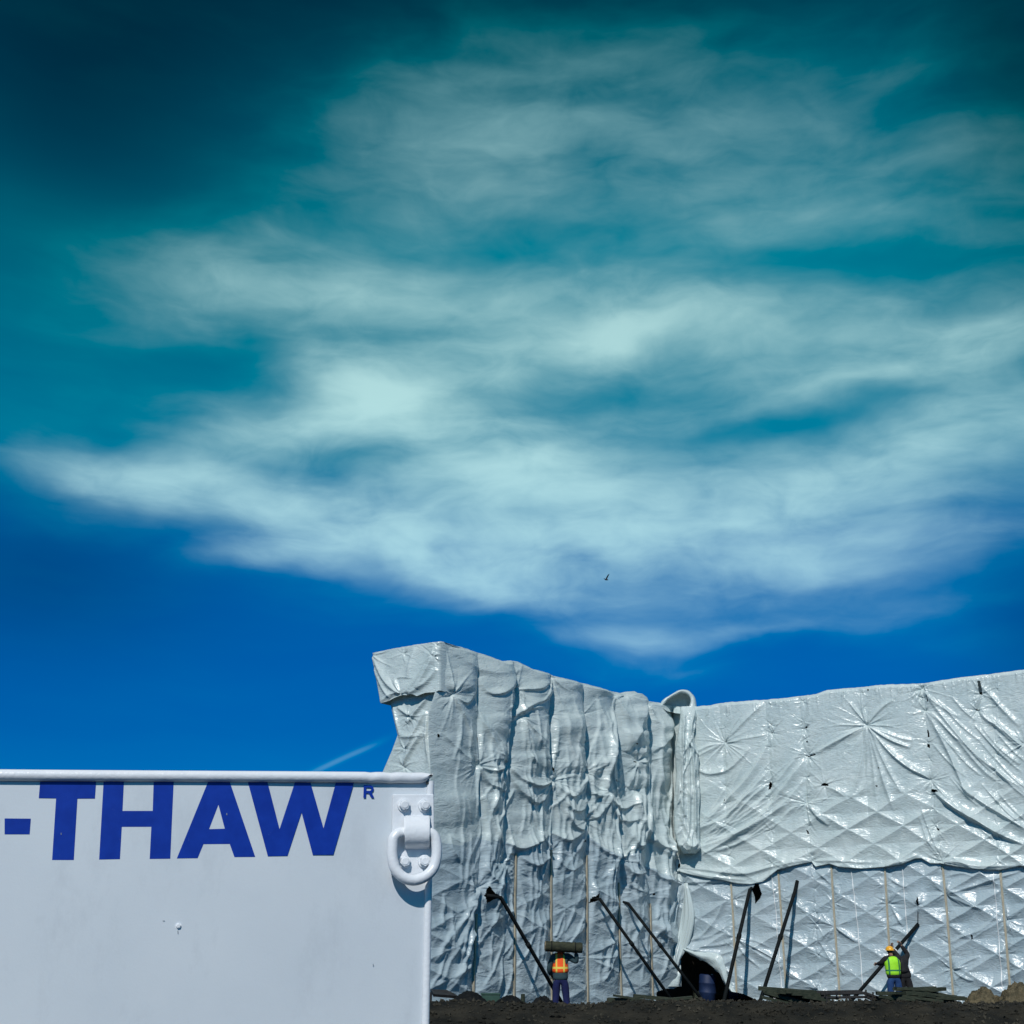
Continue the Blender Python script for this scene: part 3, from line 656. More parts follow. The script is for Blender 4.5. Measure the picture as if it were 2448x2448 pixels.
# ---- right wing, upper sheet with a sagging hem, lower sheet behind it
HEM = [(1628,2084),(1660,2092),(1700,2100),(1730,2104),(1765,2112),(1800,2114),(1828,2108),(1862,2080),(1900,2070),(1942,2060),(1952,2072),(1985,2065),(2010,2073),(2060,2077),(2116,2073),(2160,2066),(2190,2053),(2205,2052),(2225,2064),(2254,2065),(2290,2072),(2340,2078),(2391,2080),(2440,2070),(2500,2080),(2760,2080)]
HX, HY = np.array(HEM, float).T
def hem_y(x): return np.interp(x, HX, HY)
def build_right():
    xs = np.concatenate([np.arange(1612, 2500, 1.25), np.arange(2500, 2760, 4)]); vs = np.linspace(0, 1, 360)
    x, v = np.meshgrid(xs, vs); y = top_y(x) + v * (hem_y(x) - top_y(x))
    f = Field(x, y)
    VS = [[(1735,1700),(1738,1900),(1745,2100)], [(1848,1680),(1846,1780),(1842,1900),(1850,2070)], [(1922,1670),(1926,1745),(1934,1805),(1930,1900),(1938,1990),(1943,2060)],
          [(2063,1650),(2075,1735)], [(2205,1640),(2212,1700),(2222,1790),(2228,1865),(2240,1985),(2254,2060)], [(2385,1640),(2384,1850),(2390,2060)]]
    # gentle billow between ties
    xs_ = [1612, 1738, 1848, 1930, 2075, 2228, 2388, 2560, 2760]
    for a, b in zip(xs_[:-1], xs_[1:]):
        s = (f.y - 1900) * .075; t = (f.x - s - a) / (b - a); m = (t >= 0) & (t < 1)
        f.h += m * .10 * np.clip(1 - (2 * t - 1) ** 2, 0, 1) ** .8 * np.clip((2090 - f.y) / 200, .3, 1)
    SW = [
     ([(1848,1758),(1800,1850),(1740,1915),(1668,1976)], .10, 12, 4), ([(1850,1830),(1790,1905),(1730,1960),(1668,1984)], .09, 10, 4),
     ([(1842,1870),(1800,1912),(1750,1958),(1700,1985)], .06, 6, 3), ([(1930,1810),(1880,1880),(1800,1975),(1668,2032)], .10, 12, 4),
     ([(1930,1780),(1870,1860),(1790,1950),(1700,1990)], .05, 7, 4), ([(1935,1850),(1880,1920),(1790,1985),(1680,2010)], .05, 8, 4),
     ([(1665,1838),(1700,1852),(1750,1838),(1798,1790)], .08, 10, 4), ([(1735,1777),(1790,1720),(1830,1682)], .05, 5, 4),
     ([(1735,1777),(1700,1785),(1665,1800)], .05, 5, 4), ([(1735,1777),(1670,1810)], .05, 4, 3),
     ([(1740,1775),(1800,1765),(1846,1755)], .03, 4, 3), ([(1668,2040),(1700,2035),(1760,2000),(1800,1980)], .04, 5, 4),
     ([(1628,2075),(1690,2080),(1780,2090),(1850,2072),(1940,2056)], .10, 12, 5), ([(1640,2080),(1700,2095),(1790,2105)], .06, 6, 4),
     ([(2075,1736),(2020,1765),(1955,1800)], .10, 6, 3), ([(2075,1738),(2055,1850),(2038,1910)], .07, 7, 5), ([(2075,1738),(2075,1850),(2060,1900)], .05, 6, 5),
     ([(2077,1738),(2110,1850),(2140,1940)], .07, 7, 5), ([(2077,1738),(2090,1830),(2098,1920)], .05, 5, 5), ([(2079,1738),(2130,1800),(2180,1840),(2226,1862)], .11, 10, 4),
     ([(2079,1737),(2130,1770),(2180,1790)], .09, 7, 4), ([(2079,1737),(2150,1765),(2185,1772)], .05, 5, 4), ([(2079,1737),(2120,1830),(2160,1900)], .06, 6, 4),
     ([(2075,1733),(2064,1690),(2062,1655)], .06, 6, 4), ([(2075,1733),(2110,1695),(2140,1675)], .05, 5, 4), ([(2075,1733),(2048,1700),(2035,1680)], .05, 4, 4),
     ([(2206,1650),(2260,1720),(2330,1800),(2391,1850),(2450,1890)], .10, 9, 5), ([(2208,1655),(2250,1690),(2300,1720)], .05, 5, 4),
     ([(2216,1700),(2270,1800),(2310,1890),(2330,1910)], .11, 9, 5), ([(2214,1690),(2290,1770),(2350,1840),(2400,1880)], .07, 7, 5),
     ([(2228,1888),(2280,1930),(2340,1965),(2391,1995),(2450,2020)], .22, 12, 4), ([(2300,1880),(2350,1920),(2391,1945),(2450,1980)], .10, 8, 4),
     ([(2340,1700),(2365,1725),(2391,1742),(2450,1790)], .10, 9, 5), ([(2345,1640),(2370,1665),(2391,1690),(2440,1740)], .08, 7, 5), ([(2350,1740),(2391,1790),(2440,1830)], .08, 7, 5),
     ([(1932,1922),(1955,1950),(1985,1975)], .10, 8, 4), ([(1932,1922),(1905,1930),(1870,1960)], .05, 6, 4), ([(1970,1877),(2000,1890),(2030,1910)], .04, 5, 5),
     ([(1945,2060),(1990,2058),(2050,2062),(2110,2062)], .05, 6, 4), ([(2254,2060),(2290,2062),(2350,2072),(2430,2070)], .08, 8, 4),
     ([(2120,2070),(2160,2060),(2200,2042)], .06, 8, 5), ([(2204,1930),(2225,1990),(2250,2045)], .05, 5, 3), ([(2200,1950),(2220,2010),(2248,2050)], .04, 4, 3)]
    for p, a, w, wd in SW: f.crease(p, a, w, wd, n=12)
    for k in range(46):      # long parallel stretch lines running into the inner corner and off to the right
        if k < 24:
            x1 = rng.uniform(1760, 1920); y1 = rng.uniform(1790, 1960); x2 = 1668 + rng.uniform(0, 25); y2 = 1960 + (y1 - 1790) * .45 + rng.uniform(-10, 20)
            f.crease([(x1, y1), ((x1 + x2) / 2, (y1 + y2) / 2 + 14), (x2, y2)], .022, 3.5, 2.2, n=8)
        else:
            x1 = rng.uniform(2225, 2400); y1 = 1650 + rng.uniform(0, 260); L = rng.uniform(50, 140)
            f.crease([(x1, y1), (x1 + L * .55, y1 + L * .62), (x1 + L, y1 + L)], .035, 4, 2.4, n=8)
    for (x_, y_, r, n, a) in [(1735,1777,95,26,.034),(2075,1735,110,30,.032),(1848,1754,55,12,.025),(1926,1742,45,10,.025),(1934,1806,55,13,.03),(2206,1648,80,14,.035),
                           (2214,1700,60,12,.03),(2228,1866,70,14,.035),(1931,1921,70,14,.04),(2254,2060,70,15,.035),(1943,2060,60,13,.03),(1846,1872,40,8,.03),
                           (2348,1660,50,8,.04),(1975,1878,50,12,.028),(2338,1700,50,9,.035),(2243,1985,45,9,.03),(2391,1920,50,9,.035),(2450,1780,90,14,.035)]:
        f.star(x_, y_, r * 1.15, int(n * 1.4), a=a * .85, w=2.3, pinch=.07, pr=9)
    for L in VS: add_seam_rays(f, L, step=36, r=30, a=.024, pin=.035)
    for k in range(60):      # short puckers along the parapet
        x_ = rng.uniform(1670, 2460); f.crease([(x_, top_y(np.array([x_]))[0] + 2), (x_ + rng.uniform(-8, 10), top_y(np.array([x_]))[0] + rng.uniform(25, 70))], .03, 3, 2, env='out', wob=1)
    lattice(f, 1820, 1990, .11)
    crinkle(f, .011, seed=23)
    f.h += .04 * np.exp(-((hem_y(f.x) - f.y) / 9.) ** 2)        # thick rolled hem
    f.h *= np.clip((f.y - top_y(f.x)) / 6, .3, 1)
    H = f.grid() + .09
    P, N, UV = base(x, y); W = P + N * H[..., None]
    cap = []
    for b_, u_ in [(1.2, -.30), (.55, -.05), (.22, .05), (.07, .035)]:
        c = W[0] - N[0] * b_; c[:, 2] += u_; cap.append(c)
    hemr = []
    for b_, u_ in [(.03, -.01), (.06, .0), (.07, .06)]:
        c = W[-1] - N[-1] * b_; c[:, 2] += u_; hemr.append(c)
    W = np.concatenate([np.array(cap), W, np.array(hemr)])
    UV = np.concatenate([UV[:1] + [[[0, .9]]], UV[:1] + [[[0, .5]]], UV[:1] + [[[0, .2]]], UV[:1] + [[[0, .07]]], UV, UV[-1:] - [[[0, .05]]], UV[-1:] - [[[0, .1]]], UV[-1:] - [[[0, .2]]]])
    k = holes_quad_mask(x, y); k = np.concatenate([np.ones((4, k.shape[1]), bool), k, np.ones((3, k.shape[1]), bool)])
    o = grid_mesh('upper_sheeting', to_local(W), M_FILM, UV, ROOT, mask=k)
    # lower sheet
    xs = np.concatenate([np.arange(1618, 2500, 1.25), np.arange(2500, 2760, 4)]); vs = np.linspace(0, 1, 320)
    x2, v = np.meshgrid(xs, vs); y2 = hem_y(x2) - 22 + v * (2440 - hem_y(x2) + 22)
    g = Field(x2, y2)
    LB = BATTENS[6:] + [[(1943,2062),(1950,2150),(1957,2290),(1962,2400)], [(1636,2112),(1632,2200),(1634,2268)]]
    for p, a, w, wd in [
     ([(1636,2112),(1700,2108),(1748,2104)], .06, 8, 3), ([(1748,2106),(1800,2112),(1861,2080)], .08, 12, 4),
     ([(1738,2145),(1710,2200),(1680,2235),(1640,2252)], .08, 6, 3), ([(1655,2235),(1662,2215),(1668,2200)], .05, 5, 3),
     ([(1636,2250),(1700,2238),(1752,2205)], .05, 8, 4), ([(1634,2266),(1690,2276),(1724,2282)], .12, 9, 3), ([(1640,2268),(1690,2288),(1724,2284)], .10, 7, 3),
     ([(1640,2258),(1700,2262),(1755,2252)], .05, 6, 4), ([(1724,2282),(1745,2275),(1760,2265)], .06, 6, 4),
     ([(1756,2240),(1800,2262),(1850,2290),(1878,2312)], .08, 7, 3), ([(1758,2250),(1790,2290),(1820,2315)], .05, 5, 3), ([(1758,2240),(1810,2250),(1840,2265)], .04, 4, 3),
     ([(2262,2138),(2310,2125),(2391,2098),(2450,2080)], .08, 7, 4), ([(2266,2140),(2320,2165),(2350,2172)], .05, 5, 4), ([(2262,2095),(2300,2088),(2330,2096)], .05, 5, 4),
     ([(2391,2180),(2350,2220),(2300,2240),(2275,2258)], .06, 6, 4), ([(2276,2318),(2310,2300),(2345,2285)], .05, 5, 4), ([(2276,2320),(2310,2340),(2330,2345)], .05, 5, 4),
     ([(1958,2245),(1985,2290),(2020,2330)], .05, 6, 4), ([(1997,2215),(2030,2240),(2050,2252)], .05, 5, 3), ([(1950,2080),(1985,2110),(2000,2125)], .06, 5, 3),
     ([(2126,2160),(2150,2200),(2160,2215)], .05, 5, 3), ([(2120,2095),(2150,2115),(2170,2120)], .05, 5, 3)]:
        g.crease(p, a, w, wd, n=10)
    for (x_, y_, r, n) in [(1634,2266,90,20),(1636,2112,45,9),(1748,2106,40,8),(1861,2080,40,7),(1943,2064,50,10),(1873,2222,50,14),(1997,2215,55,14),(1951,2208,50,12),
                           (2263,2138,60,15),(2276,2318,60,15),(2124,2160,55,13),(1995,2160,40,9),(1880,2310,50,12),(1757,2240,60,14),(2270,2258,45,9),(2197,2165,30,8),
                           (1956,2365,50,10),(2284,2385,50,10),(1758,2150,40,8),(2410,2200,60,12)]:
        g.star(x_, y_, r, n, a=.036, w=2.6, pinch=.05, pr=8)
    for L in LB: add_seam_rays(g, L, step=30, r=28, a=.028, pin=.03)
    lattice(g, 1900, 2000, .125)
    crinkle(g, .011, seed=51)
    lift_holes(g)
    pin_lines(g, BATTENS[6:], 6, .1)
    H2 = g.grid() + .02
    P, N, UV = base(x2, y2)
    o = grid_mesh('lower_sheeting', to_local(P + N * H2[..., None]), M_FILM_SHADED, UV, ROOT, mask=holes_quad_mask(x2, y2))
    return (x2, y2, H2)
LOW = build_right()
def film_h(px, py, F_):
    x, y, H = F_
    j = np.abs(x[0] - px).argmin(); i = np.abs(y[:, j] - py).argmin(); return H[max(i - 2, 0):i + 3, max(j - 2, 0):j + 3].max()

for k, L in enumerate(BATTENS):
    pl = catmull(L, 14); fld = LEFT if k < 6 else LOW
    bm = bmesh.new(); prev = None
    for j in range(len(pl)):
        p, n, _ = base(np.array(pl[j, 0]), np.array(pl[j, 1])); h = max(film_h(pl[j, 0], pl[j, 1], fld), 0) * .5 + .035
        c = Vector(p) + Vector(n) * h; t = Vector((0, 0, 1)).cross(Vector(n)).normalized(); nn = Vector(n); w = .03 * (1 + .12 * math.sin(j * 2.3 + k))
        q = [bm.verts.new(c + t * w - nn * .03), bm.verts.new(c + t * w + nn * .008), bm.verts.new(c - t * w + nn * .008), bm.verts.new(c - t * w - nn * .03)]
        if prev:
            for a in range(4): bm.faces.new((prev[a], prev[(a + 1) % 4], q[(a + 1) % 4], q[a]))
        else: bm.faces.new(q)
        prev = q
    bm.faces.new(prev[::-1])
    meshobj('batten', bm, M_BATTEN, ROOT)
# welded seams / tape lines in the film
def strip(name, L, fld, w, m, off=.012, n=60):
    pl = catmull(L, n); rows = []
    for j in range(n):
        p, nn, _ = base(np.array(pl[j, 0]), np.array(pl[j, 1])); t = np.cross([0, 0, 1], nn); t /= np.linalg.norm(t)
        h = off + (film_h(pl[j, 0], pl[j, 1], fld) if fld else 0)
        c = p + nn * h; rows.append([c - t * w, c + nn * .004, c + t * w])
    return grid_mesh(name, to_local(np.array(rows)), m, None, ROOT)
for L in [[(2036,2082),(2050,2200),(2067,2390)], [(2158,2075),(2168,2200),(2182,2390)], [(2376,2085),(2385,2200),(2400,2390)], [(1846,2085),(1858,2200),(1872,2390)]]:
    strip('seam_tape', L, LOW, .012, M_TAPE)

# ---- end of the left wing: shaft and the parapet cover over it
def build_end():
    XL = [(930,1600),(932,1683),(940,1720),(949,1757),(935,1795),(911,1850),(880,1930),(850,2000)]
    xl, yl = np.array(XL, float)[:, 0], np.array(XL, float)[:, 1]
    ys = np.arange(1600, 2000, 1.6); us = np.linspace(0, 1, 110)
    u, y = np.meshgrid(us, ys); xa = np.interp(y, yl, xl); xb = seam_x(0, y) + 1.0; x = xa + (xb - xa) * u
    f = Field(x, y)
    for p, a, w, wd in [([(975,1730),(1000,1700),(1030,1660)], .12, 9, 4), ([(965,1800),(990,1755),(1018,1700)], .10, 8, 4), ([(962,1830),(985,1790),(1015,1740)], .08, 7, 4),
                        ([(940,1690),(950,1730),(955,1760)], .07, 5, 4), ([(950,1690),(975,1708),(978,1712)], .08, 6, 4), ([(950,1760),(980,1762),(1022,1757)], .06, 8, 5),
                        ([(1000,1765),(975,1800),(962,1850)], .05, 5, 4), ([(1022,1700),(1020,1780),(1030,1850)], .08, 6, 5)]:
        f.crease(p, a, w, wd, n=10)
    for a in [(978,1712,60,14),(966,1790,45,9),(1022,1757,40,8),(965,1835,50,8)]: f.star(*a, a=.03, w=2.6, pinch=.06, pr=8)
    crinkle(f, .012, seed=81); f.h += .05 * np.sin(np.pi * (f.y - 1600) / 200) ** 2
    H = f.grid() * np.clip(u * 12, 0, 1) * np.clip((1 - u) * 12, 0, 1) - .03
    P, N, UV = baseE(x, y); W = P + N * H[..., None]
    # return the left edge round the back
    b1 = W[:, :1] - nE * .10; b2 = W[:, :1] - nE * 1.6 + np.array([.3, 0, 0]); W = np.concatenate([b2, b1, W], 1)
    UV = np.concatenate([UV[:, :1] - [[[1.5, 0]]], UV[:, :1] - [[[.1, 0]]], UV], 1)
    grid_mesh('end_sheeting', to_local(W), M_FILM, UV, ROOT)
    # cover
    HC = [(895,1565+120),(917,1683),(940,1678),(955,1671),(975,1664),(985,1665),(1000,1663),(1010,1667),(1028,1659),(1050,1656),(1056,1652),(1070,1640)]
    us = np.linspace(0, 1, 130); vs = np.linspace(0, 1, 110); u, v = np.meshgrid(us, vs)
    yt = top_y(895 + u * 157) - 2; xt = 895 + u * 160
    hb = np.interp(917 + u * 139, *np.array(HC, float)[1:].T); xb = 917 + u * 139
    x = xt + (xb - xt) * v; y = yt + (hb - yt) * v
    f = Field(x, y)
    for p, a, w, wd in [([(897,1570),(930,1630),(968,1662)], .10, 10, 5), ([(1050,1545),(1020,1610),(985,1662)], .13, 10, 5), ([(1046,1560),(1035,1600),(1010,1650)], .10, 7, 4),
                        ([(1000,1550),(990,1590),(985,1620)], .06, 6, 5), ([(900,1600),(925,1650),(945,1672)], .06, 6, 4), ([(990,1665),(1030,1635),(1052,1600)], .08, 8, 4),
                        ([(972,1664),(960,1640),(955,1625)], .07, 5, 4), ([(915,1680),(950,1662),(972,1660)], .05, 5, 4), ([(950,1625),(975,1622),(1000,1624)], .03, 5, 3)]:
        f.crease(p, a, w, wd, n=10)
    for a in [(972,1662,60,16),(1046,1572,60,12),(897,1568,60,10),(972,1565,35,10),(1050,1545,50,9)]: f.star(*a, a=.035, w=2.6, pinch=.05, pr=8)
    crinkle(f, .012, seed=91)
    H = f.grid() + .14 + .14 * v * np.sin(np.pi * u)
    P, N, UV = baseE(x, y)
    N = N * (1 - .0) ; W = P + N * H[..., None]
    # wrap round the front corner a little and back over the top and the far edge
    left = [W[:, :1] - nE * d + np.array([0, 0, 0]) for d in (1.5, .4, .06)]
    W = np.concatenate(left + [W], 1); UV = np.concatenate([UV[:, :1] - [[[d, 0]]] for d in (1.5, .4, .06)] + [UV], 1)
    rt = np.concatenate([W[:, -1:] + nE * -.05 + np.array([.05, .02, 0])] + [W[:, -1:] + np.array([dL[0], dL[1], 0]) * d - nE * .1 for d in (.25, .5)], 1)
    W = np.concatenate([W, rt], 1); UV = np.concatenate([UV] + [UV[:, -1:] + [[[d, 0]]] for d in (.05, .25, .5)], 1)
    tp = []
    for b_, u_ in [(1.6, -.1), (.5, 0), (.12, .03)]:
        c = W[:1] - nE * b_; c[..., 2] += u_; tp.append(c)
    W = np.concatenate(tp + [W]); UV = np.concatenate([UV[:1] + [[[0, d]]] for d in (1.6, .5, .1)] + [UV])
    grid_mesh('parapet_cover', to_local(W), M_FILM, UV, ROOT)
build_end()

# ---- long flap hanging in the inner corner and the hood above it
def build_flap():
    ys = np.linspace(1692, 2044, 260); us = np.linspace(0, 1, 70); u, y = np.meshgrid(us, ys)
    xa = np.interp(y, [1692, 1740, 1800, 1850, 1920, 1990, 2025, 2044], [1624, 1617, 1606, 1609, 1603, 1604, 1612, 1628]); xb = np.interp(y, [1692, 1725, 1760, 1800, 1900, 1980, 2030, 2044], [1668, 1656, 1651, 1658, 1664, 1661, 1666, 1654]) + 1.5 * np.sin(y / 13.)
    x = xa + (xb - xa) * u
    f = Field(x, y)
    for p, a, w, wd in [([(1628,1700),(1620,1800),(1618,1980)], .20, 5, 3), ([(1655,1700),(1642,1745),(1636,1790)], .14, 3, 3), ([(1640,1740),(1648,1900),(1650,2030)], .20, 6, 3), ([(1632,1760),(1636,1900),(1634,2010)], .12, 4, 2),
                        ([(1660,1760),(1660,1900),(1662,2010)], .08, 3, 3), ([(1615,1720),(1614,1850),(1610,2000)], .07, 3, 4), ([(1620,2010),(1640,2030),(1660,2015)], .10, 8, 5),
                        ([(1636,2042),(1640,2010),(1645,1990)], .08, 4, 3)]:
        f.crease(p, a, w, wd, n=10)
    f.star(1632, 2040, 45, 12, a=.05, w=2.5, pinch=.06, pr=8); crinkle(f, .05, sx=.5, seed=101)
    for k in range(34):
        x1 = rng.uniform(1606, 1660); y1 = rng.uniform(1700, 2030); L = rng.uniform(20, 70); sl = rng.normal(0, .35)
        f.crease([(x1, y1), (x1 + sl * L * .5, y1 + L * .5), (x1 + sl * L, y1 + L)], rng.uniform(.03, .09), rng.uniform(2, 5), rng.uniform(1.5, 3), n=6)
    edge = np.clip(1 - (2 * u - 1) ** 2, 0, 1) ** .45
    H = f.grid() + .22 * edge + .10 * np.exp(-((y - 2028) / 14) ** 2) - .16 * np.clip((y - 2036) / 8, 0, 1)
    P, N, UV = base(x, y)
    d = ray(x, y); d /= np.linalg.norm(d, axis=-1, keepdims=True)
    out_ = np.array([.08, -.99, 0.0])
    drop = np.interp(y, [1692, 1720, 1800, 2044], [.15, .45, .62, .62])
    mid, _, _ = base(np.full_like(x, 1634.), y)
    Yt = mid[..., 1] - .0
    dd = ray(x, y); W = dd * (Yt / dd[..., 1])[..., None]
    W = W + out_ * (H + drop)[..., None]
    bk = W[:, :1] + np.array([.03, .30, 0]); bk2 = W[:, -1:] + np.array([-.03, .30, 0])
    W = np.concatenate([bk, W, bk2], 1); UV = np.concatenate([UV[:, :1] - [[[.3, 0]]], UV, UV[:, -1:] + [[[.3, 0]]]], 1)
    o = grid_mesh('hanging_flap', to_local(W), M_FILM, UV, ROOT)
    # hood
    def ring(pts, Y, n=40): 
        p = catmull(pts, n); return np.array([PY(a, b, Y) for a, b in p])
    outer = [(1574,1690),(1584,1674),(1602,1662),(1622,1651),(1640,1649),(1652,1656),(1661,1668),(1664,1682),(1662,1697)]
    inner = [(1584,1690),(1592,1678),(1604,1668),(1622,1658),(1638,1657),(1647,1664),(1651,1674),(1648,1686),(1643,1697)]
    mid = [(1580,1690),(1588,1675),(1602,1664),(1622,1653),(1639,1652),(1650,1659),(1656,1671),(1656,1684),(1652,1698)]
    low = [(1640, 1706), (1600, 1702)]
    def lp(p, Y): return ring(p + low + [p[0]], Y)
    inn2 = [(a * .94 + 1620 * .06, b * .92 + 1686 * .08) for a, b in inner]
    rows = [lp(outer, 46.9), lp(outer, 45.9), lp(outer, 45.4), lp(mid, 45.25), lp(inner, 45.35), lp(inner, 45.7), lp(inn2, 46.0)]
    c = np.repeat(rows[-1].mean(0)[None], 40, 0); rows.append(c * .5 + rows[-1] * .5); rows.append(c)
    A = np.array(rows); uvs = np.stack(np.meshgrid(np.linspace(0, 2, 40), np.linspace(0, 2, len(rows))), -1)
    A = A + .02 * np.stack([fbm(A[..., 0] * 6, A[..., 2] * 6, s, 3) for s in (1, 2, 3)], -1)
    grid_mesh('film_hood', to_local(A), M_FILM, uvs, ROOT)
build_flap()

# bunched pleats of film hanging left of the doorway
bm = bmesh.new()
for k, (xo, r0) in enumerate([(0, .09), (7, .07), (-6, .06), (12, .05), (-12, .04)]):
    pts = [(1636 + xo * .1, 2112), (1640 + xo * .5, 2150), (1640 + xo, 2190), (1634 + xo, 2230), (1624 + xo * .9, 2266), (1615 + xo * .5, 2290), (1613 + xo * .4, 2308)]
    pl = catmull(pts, 16); P3 = []
    for q in pl:
        p, n, _ = base(np.array(q[0]), np.array(q[1])); P3.append(Vector(p) + Vector((.1, -.95, 0)) * (.22 + .05 * (k % 2)))
    tube(bm, P3, [r0 * (.35 + 1.0 * math.sin(math.pi * min(1, (i + 1) / 15)) ** .7) for i in range(16)], 10, flat=.8)
pleat = meshobj('gathered_pleat', bm, M_FILM, ROOT, smooth=True)
# torn edge of pale film folded back above the doorway
def quad_sheet(name, a, b, n=30, off=.2, seed=5):
    A = catmull(a, n); B = catmull(b, n); rows = []
    for v in np.linspace(0, 1, 14):
        q = A * (1 - v) + B * v; p, nn, _ = base(q[:, 0], q[:, 1])
        rows.append(p + nn * (off + .10 * math.sin(math.pi * v) + .03 * fbm(q[:, :1] / 9, q[:, 1:] / 9, seed, 3)))
    W = np.array(rows); uv = np.stack(np.meshgrid(np.linspace(0, 1.5, n), np.linspace(0, 1, 14)), -1)
    return grid_mesh(name, to_local(W), M_FILM, uv, ROOT)
quad_sheet('folded_edge', [(1634,2266),(1680,2274),(1724,2282),(1738,2310),(1748,2345),(1765,2372)], [(1634,2270),(1680,2294),(1700,2304),(1724,2326),(1736,2350),(1750,2368)])
quad_sheet('folded_edge', [(1618,2308),(1612,2330),(1600,2345),(1590,2358)], [(1622,2306),(1627,2325),(1627,2345),(1627,2358)], off=.12, seed=9)

# ---- dark inside: roof, floor deck and back walls
HT = 10.0 + GZ + 0.0
def wallpoly(pts, z0, z1, bm):
    n = len(pts)
    for i in range(n - 1):
        a, b = pts[i], pts[i + 1]
        bm.faces.new([bm.verts.new((a[0], a[1], z0)), bm.verts.new((b[0], b[1], z0)), bm.verts.new((b[0], b[1], z1)), bm.verts.new((a[0], a[1], z1))])
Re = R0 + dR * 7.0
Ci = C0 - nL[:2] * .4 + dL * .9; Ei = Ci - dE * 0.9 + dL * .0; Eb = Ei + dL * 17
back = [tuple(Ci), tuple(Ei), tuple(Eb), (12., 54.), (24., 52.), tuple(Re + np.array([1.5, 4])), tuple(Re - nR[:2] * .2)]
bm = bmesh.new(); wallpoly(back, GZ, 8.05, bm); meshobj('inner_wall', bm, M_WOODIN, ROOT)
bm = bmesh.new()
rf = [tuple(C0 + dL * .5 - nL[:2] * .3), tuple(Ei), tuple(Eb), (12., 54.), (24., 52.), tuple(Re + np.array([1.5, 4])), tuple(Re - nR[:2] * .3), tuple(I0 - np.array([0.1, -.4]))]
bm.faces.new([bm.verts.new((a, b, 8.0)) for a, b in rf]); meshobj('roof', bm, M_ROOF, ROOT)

# things standing in the doorway
def drum(loc, tilt, label):
    r = empty('plastic_drum', loc); tag(r, label, 'drum')
    bm = bmesh.new(); prof = [(0, 0), (.26, 0), (.285, .02), (.29, .28), (.30, .30), (.30, .33), (.29, .35), (.29, .58), (.30, .60), (.30, .63), (.29, .65), (.285, .86), (.26, .90), (.25, .885), (0, .885)]
    rot = Matrix.Rotation(tilt, 3, 'Y')
    ringl = []
    for (q, z) in prof:
        ringl.append([bm.verts.new(rot @ Vector((q * math.cos(2 * math.pi * k / 24), q * math.sin(2 * math.pi * k / 24), z))) for k in range(24)])
    for i in range(len(ringl) - 1):
        for k in range(24): bm.faces.new((ringl[i][k], ringl[i][(k + 1) % 24], ringl[i + 1][(k + 1) % 24], ringl[i + 1][k]))
    bmesh.ops.remove_doubles(bm, verts=bm.verts[:], dist=1e-5)
    meshobj('shell', bm, M_BARREL, r, smooth=True, origin='local')
    bm = bmesh.new(); bmesh.ops.create_cone(bm, cap_ends=True, segments=16, radius1=.04, radius2=.035, depth=.03, matrix=rot.to_4x4() @ Matrix.Translation((.14, 0, .90)))
    meshobj('bung_cap', bm, M_HATW, r, origin='local')
p = PG(1697, 2398); drum((p.x, p.y + .6, gz(p.x, p.y + .6).item()), R(4), 'upright blue plastic drum just inside the dark opening')
p = PG(1727, 2398); drum((p.x + .35, p.y + 1.0, gz(p.x, p.y).item() + .30), R(84), 'blue plastic drum lying on its side behind the upright one')
bm = bmesh.new()
cp = PG(1686, 2396); cz = Vector((cp.x, cp.y, -1.26))
tube(bm, [cz + Vector((math.cos(t) * .065, 0, math.sin(t) * .065)) for t in np.linspace(0, 2 * math.pi, 24, endpoint=False)], .028, 10, closed=True)
o = meshobj('tape_roll', bm, M_TAPE, smooth=True); rebase(o, cz); tag(o, 'small white ring of tape by the foot of the upright blue drum', 'tape')
# crate the tape stands on
r = empty('wooden_crate', (cp.x - .02, cp.y + .06, gz(cp.x, cp.y).item())); tag(r, 'low dark crate under the white tape ring in the opening', 'crate')
bm = bmesh.new()
for z in (.05, .18, .29): box(bm, (0, -.20, z), (.7, .02, .10)); box(bm, (0, .20, z), (.7, .02, .10))
for sx in (-.34, .34): box(bm, (sx, 0, .17), (.02, .37, .33))
meshobj('slats', bm, M_BOARD, r, origin='local')
bm = bmesh.new(); box(bm, (0, 0, .325), (.70, .42, .02)); meshobj('lid', bm, M_BOARD, r, origin='local')

# ------------------------------------------------------------------ braces leaning on the walls
def wall_pt(px, py, off=.0):
    p, n, _ = base(np.array(float(px)), np.array(float(py))); return Vector(p) + Vector(n) * off
POLES = [
 ([wall_pt(1152,2141,.12), wall_pt(1168,2144,.26), wall_pt(1175,2146,.34)], (1356, 2422), .055, 'black brace pole leaning behind the worker in the orange vest, bent at its top'),
 ([wall_pt(1411,2146,-.1), wall_pt(1413,2150,.34)], (1618, 2410), .05, 'black brace pole with its foot at the left end of the dark opening'),
 ([wall_pt(1486,2156,.0), wall_pt(1488,2160,.22)], (1690, 2408), .05, 'black brace pole with its foot inside the dark opening beside the blue drum'),
 ([wall_pt(1806,2114,-.1), wall_pt(1797,2128,.2)], (1727, 2412), .06, 'black brace pole leaning to the right across the right edge of the dark opening'),
 ([wall_pt(1907,2106,.05), wall_pt(1905,2130,.2)], (1812, 2414), .06, 'black brace pole standing between the dark opening and the board pile'),
 ([wall_pt(2196,2209,.05)], (2022, 2410), .055, 'black brace pole held up by the workers in the lime and black clothes')]
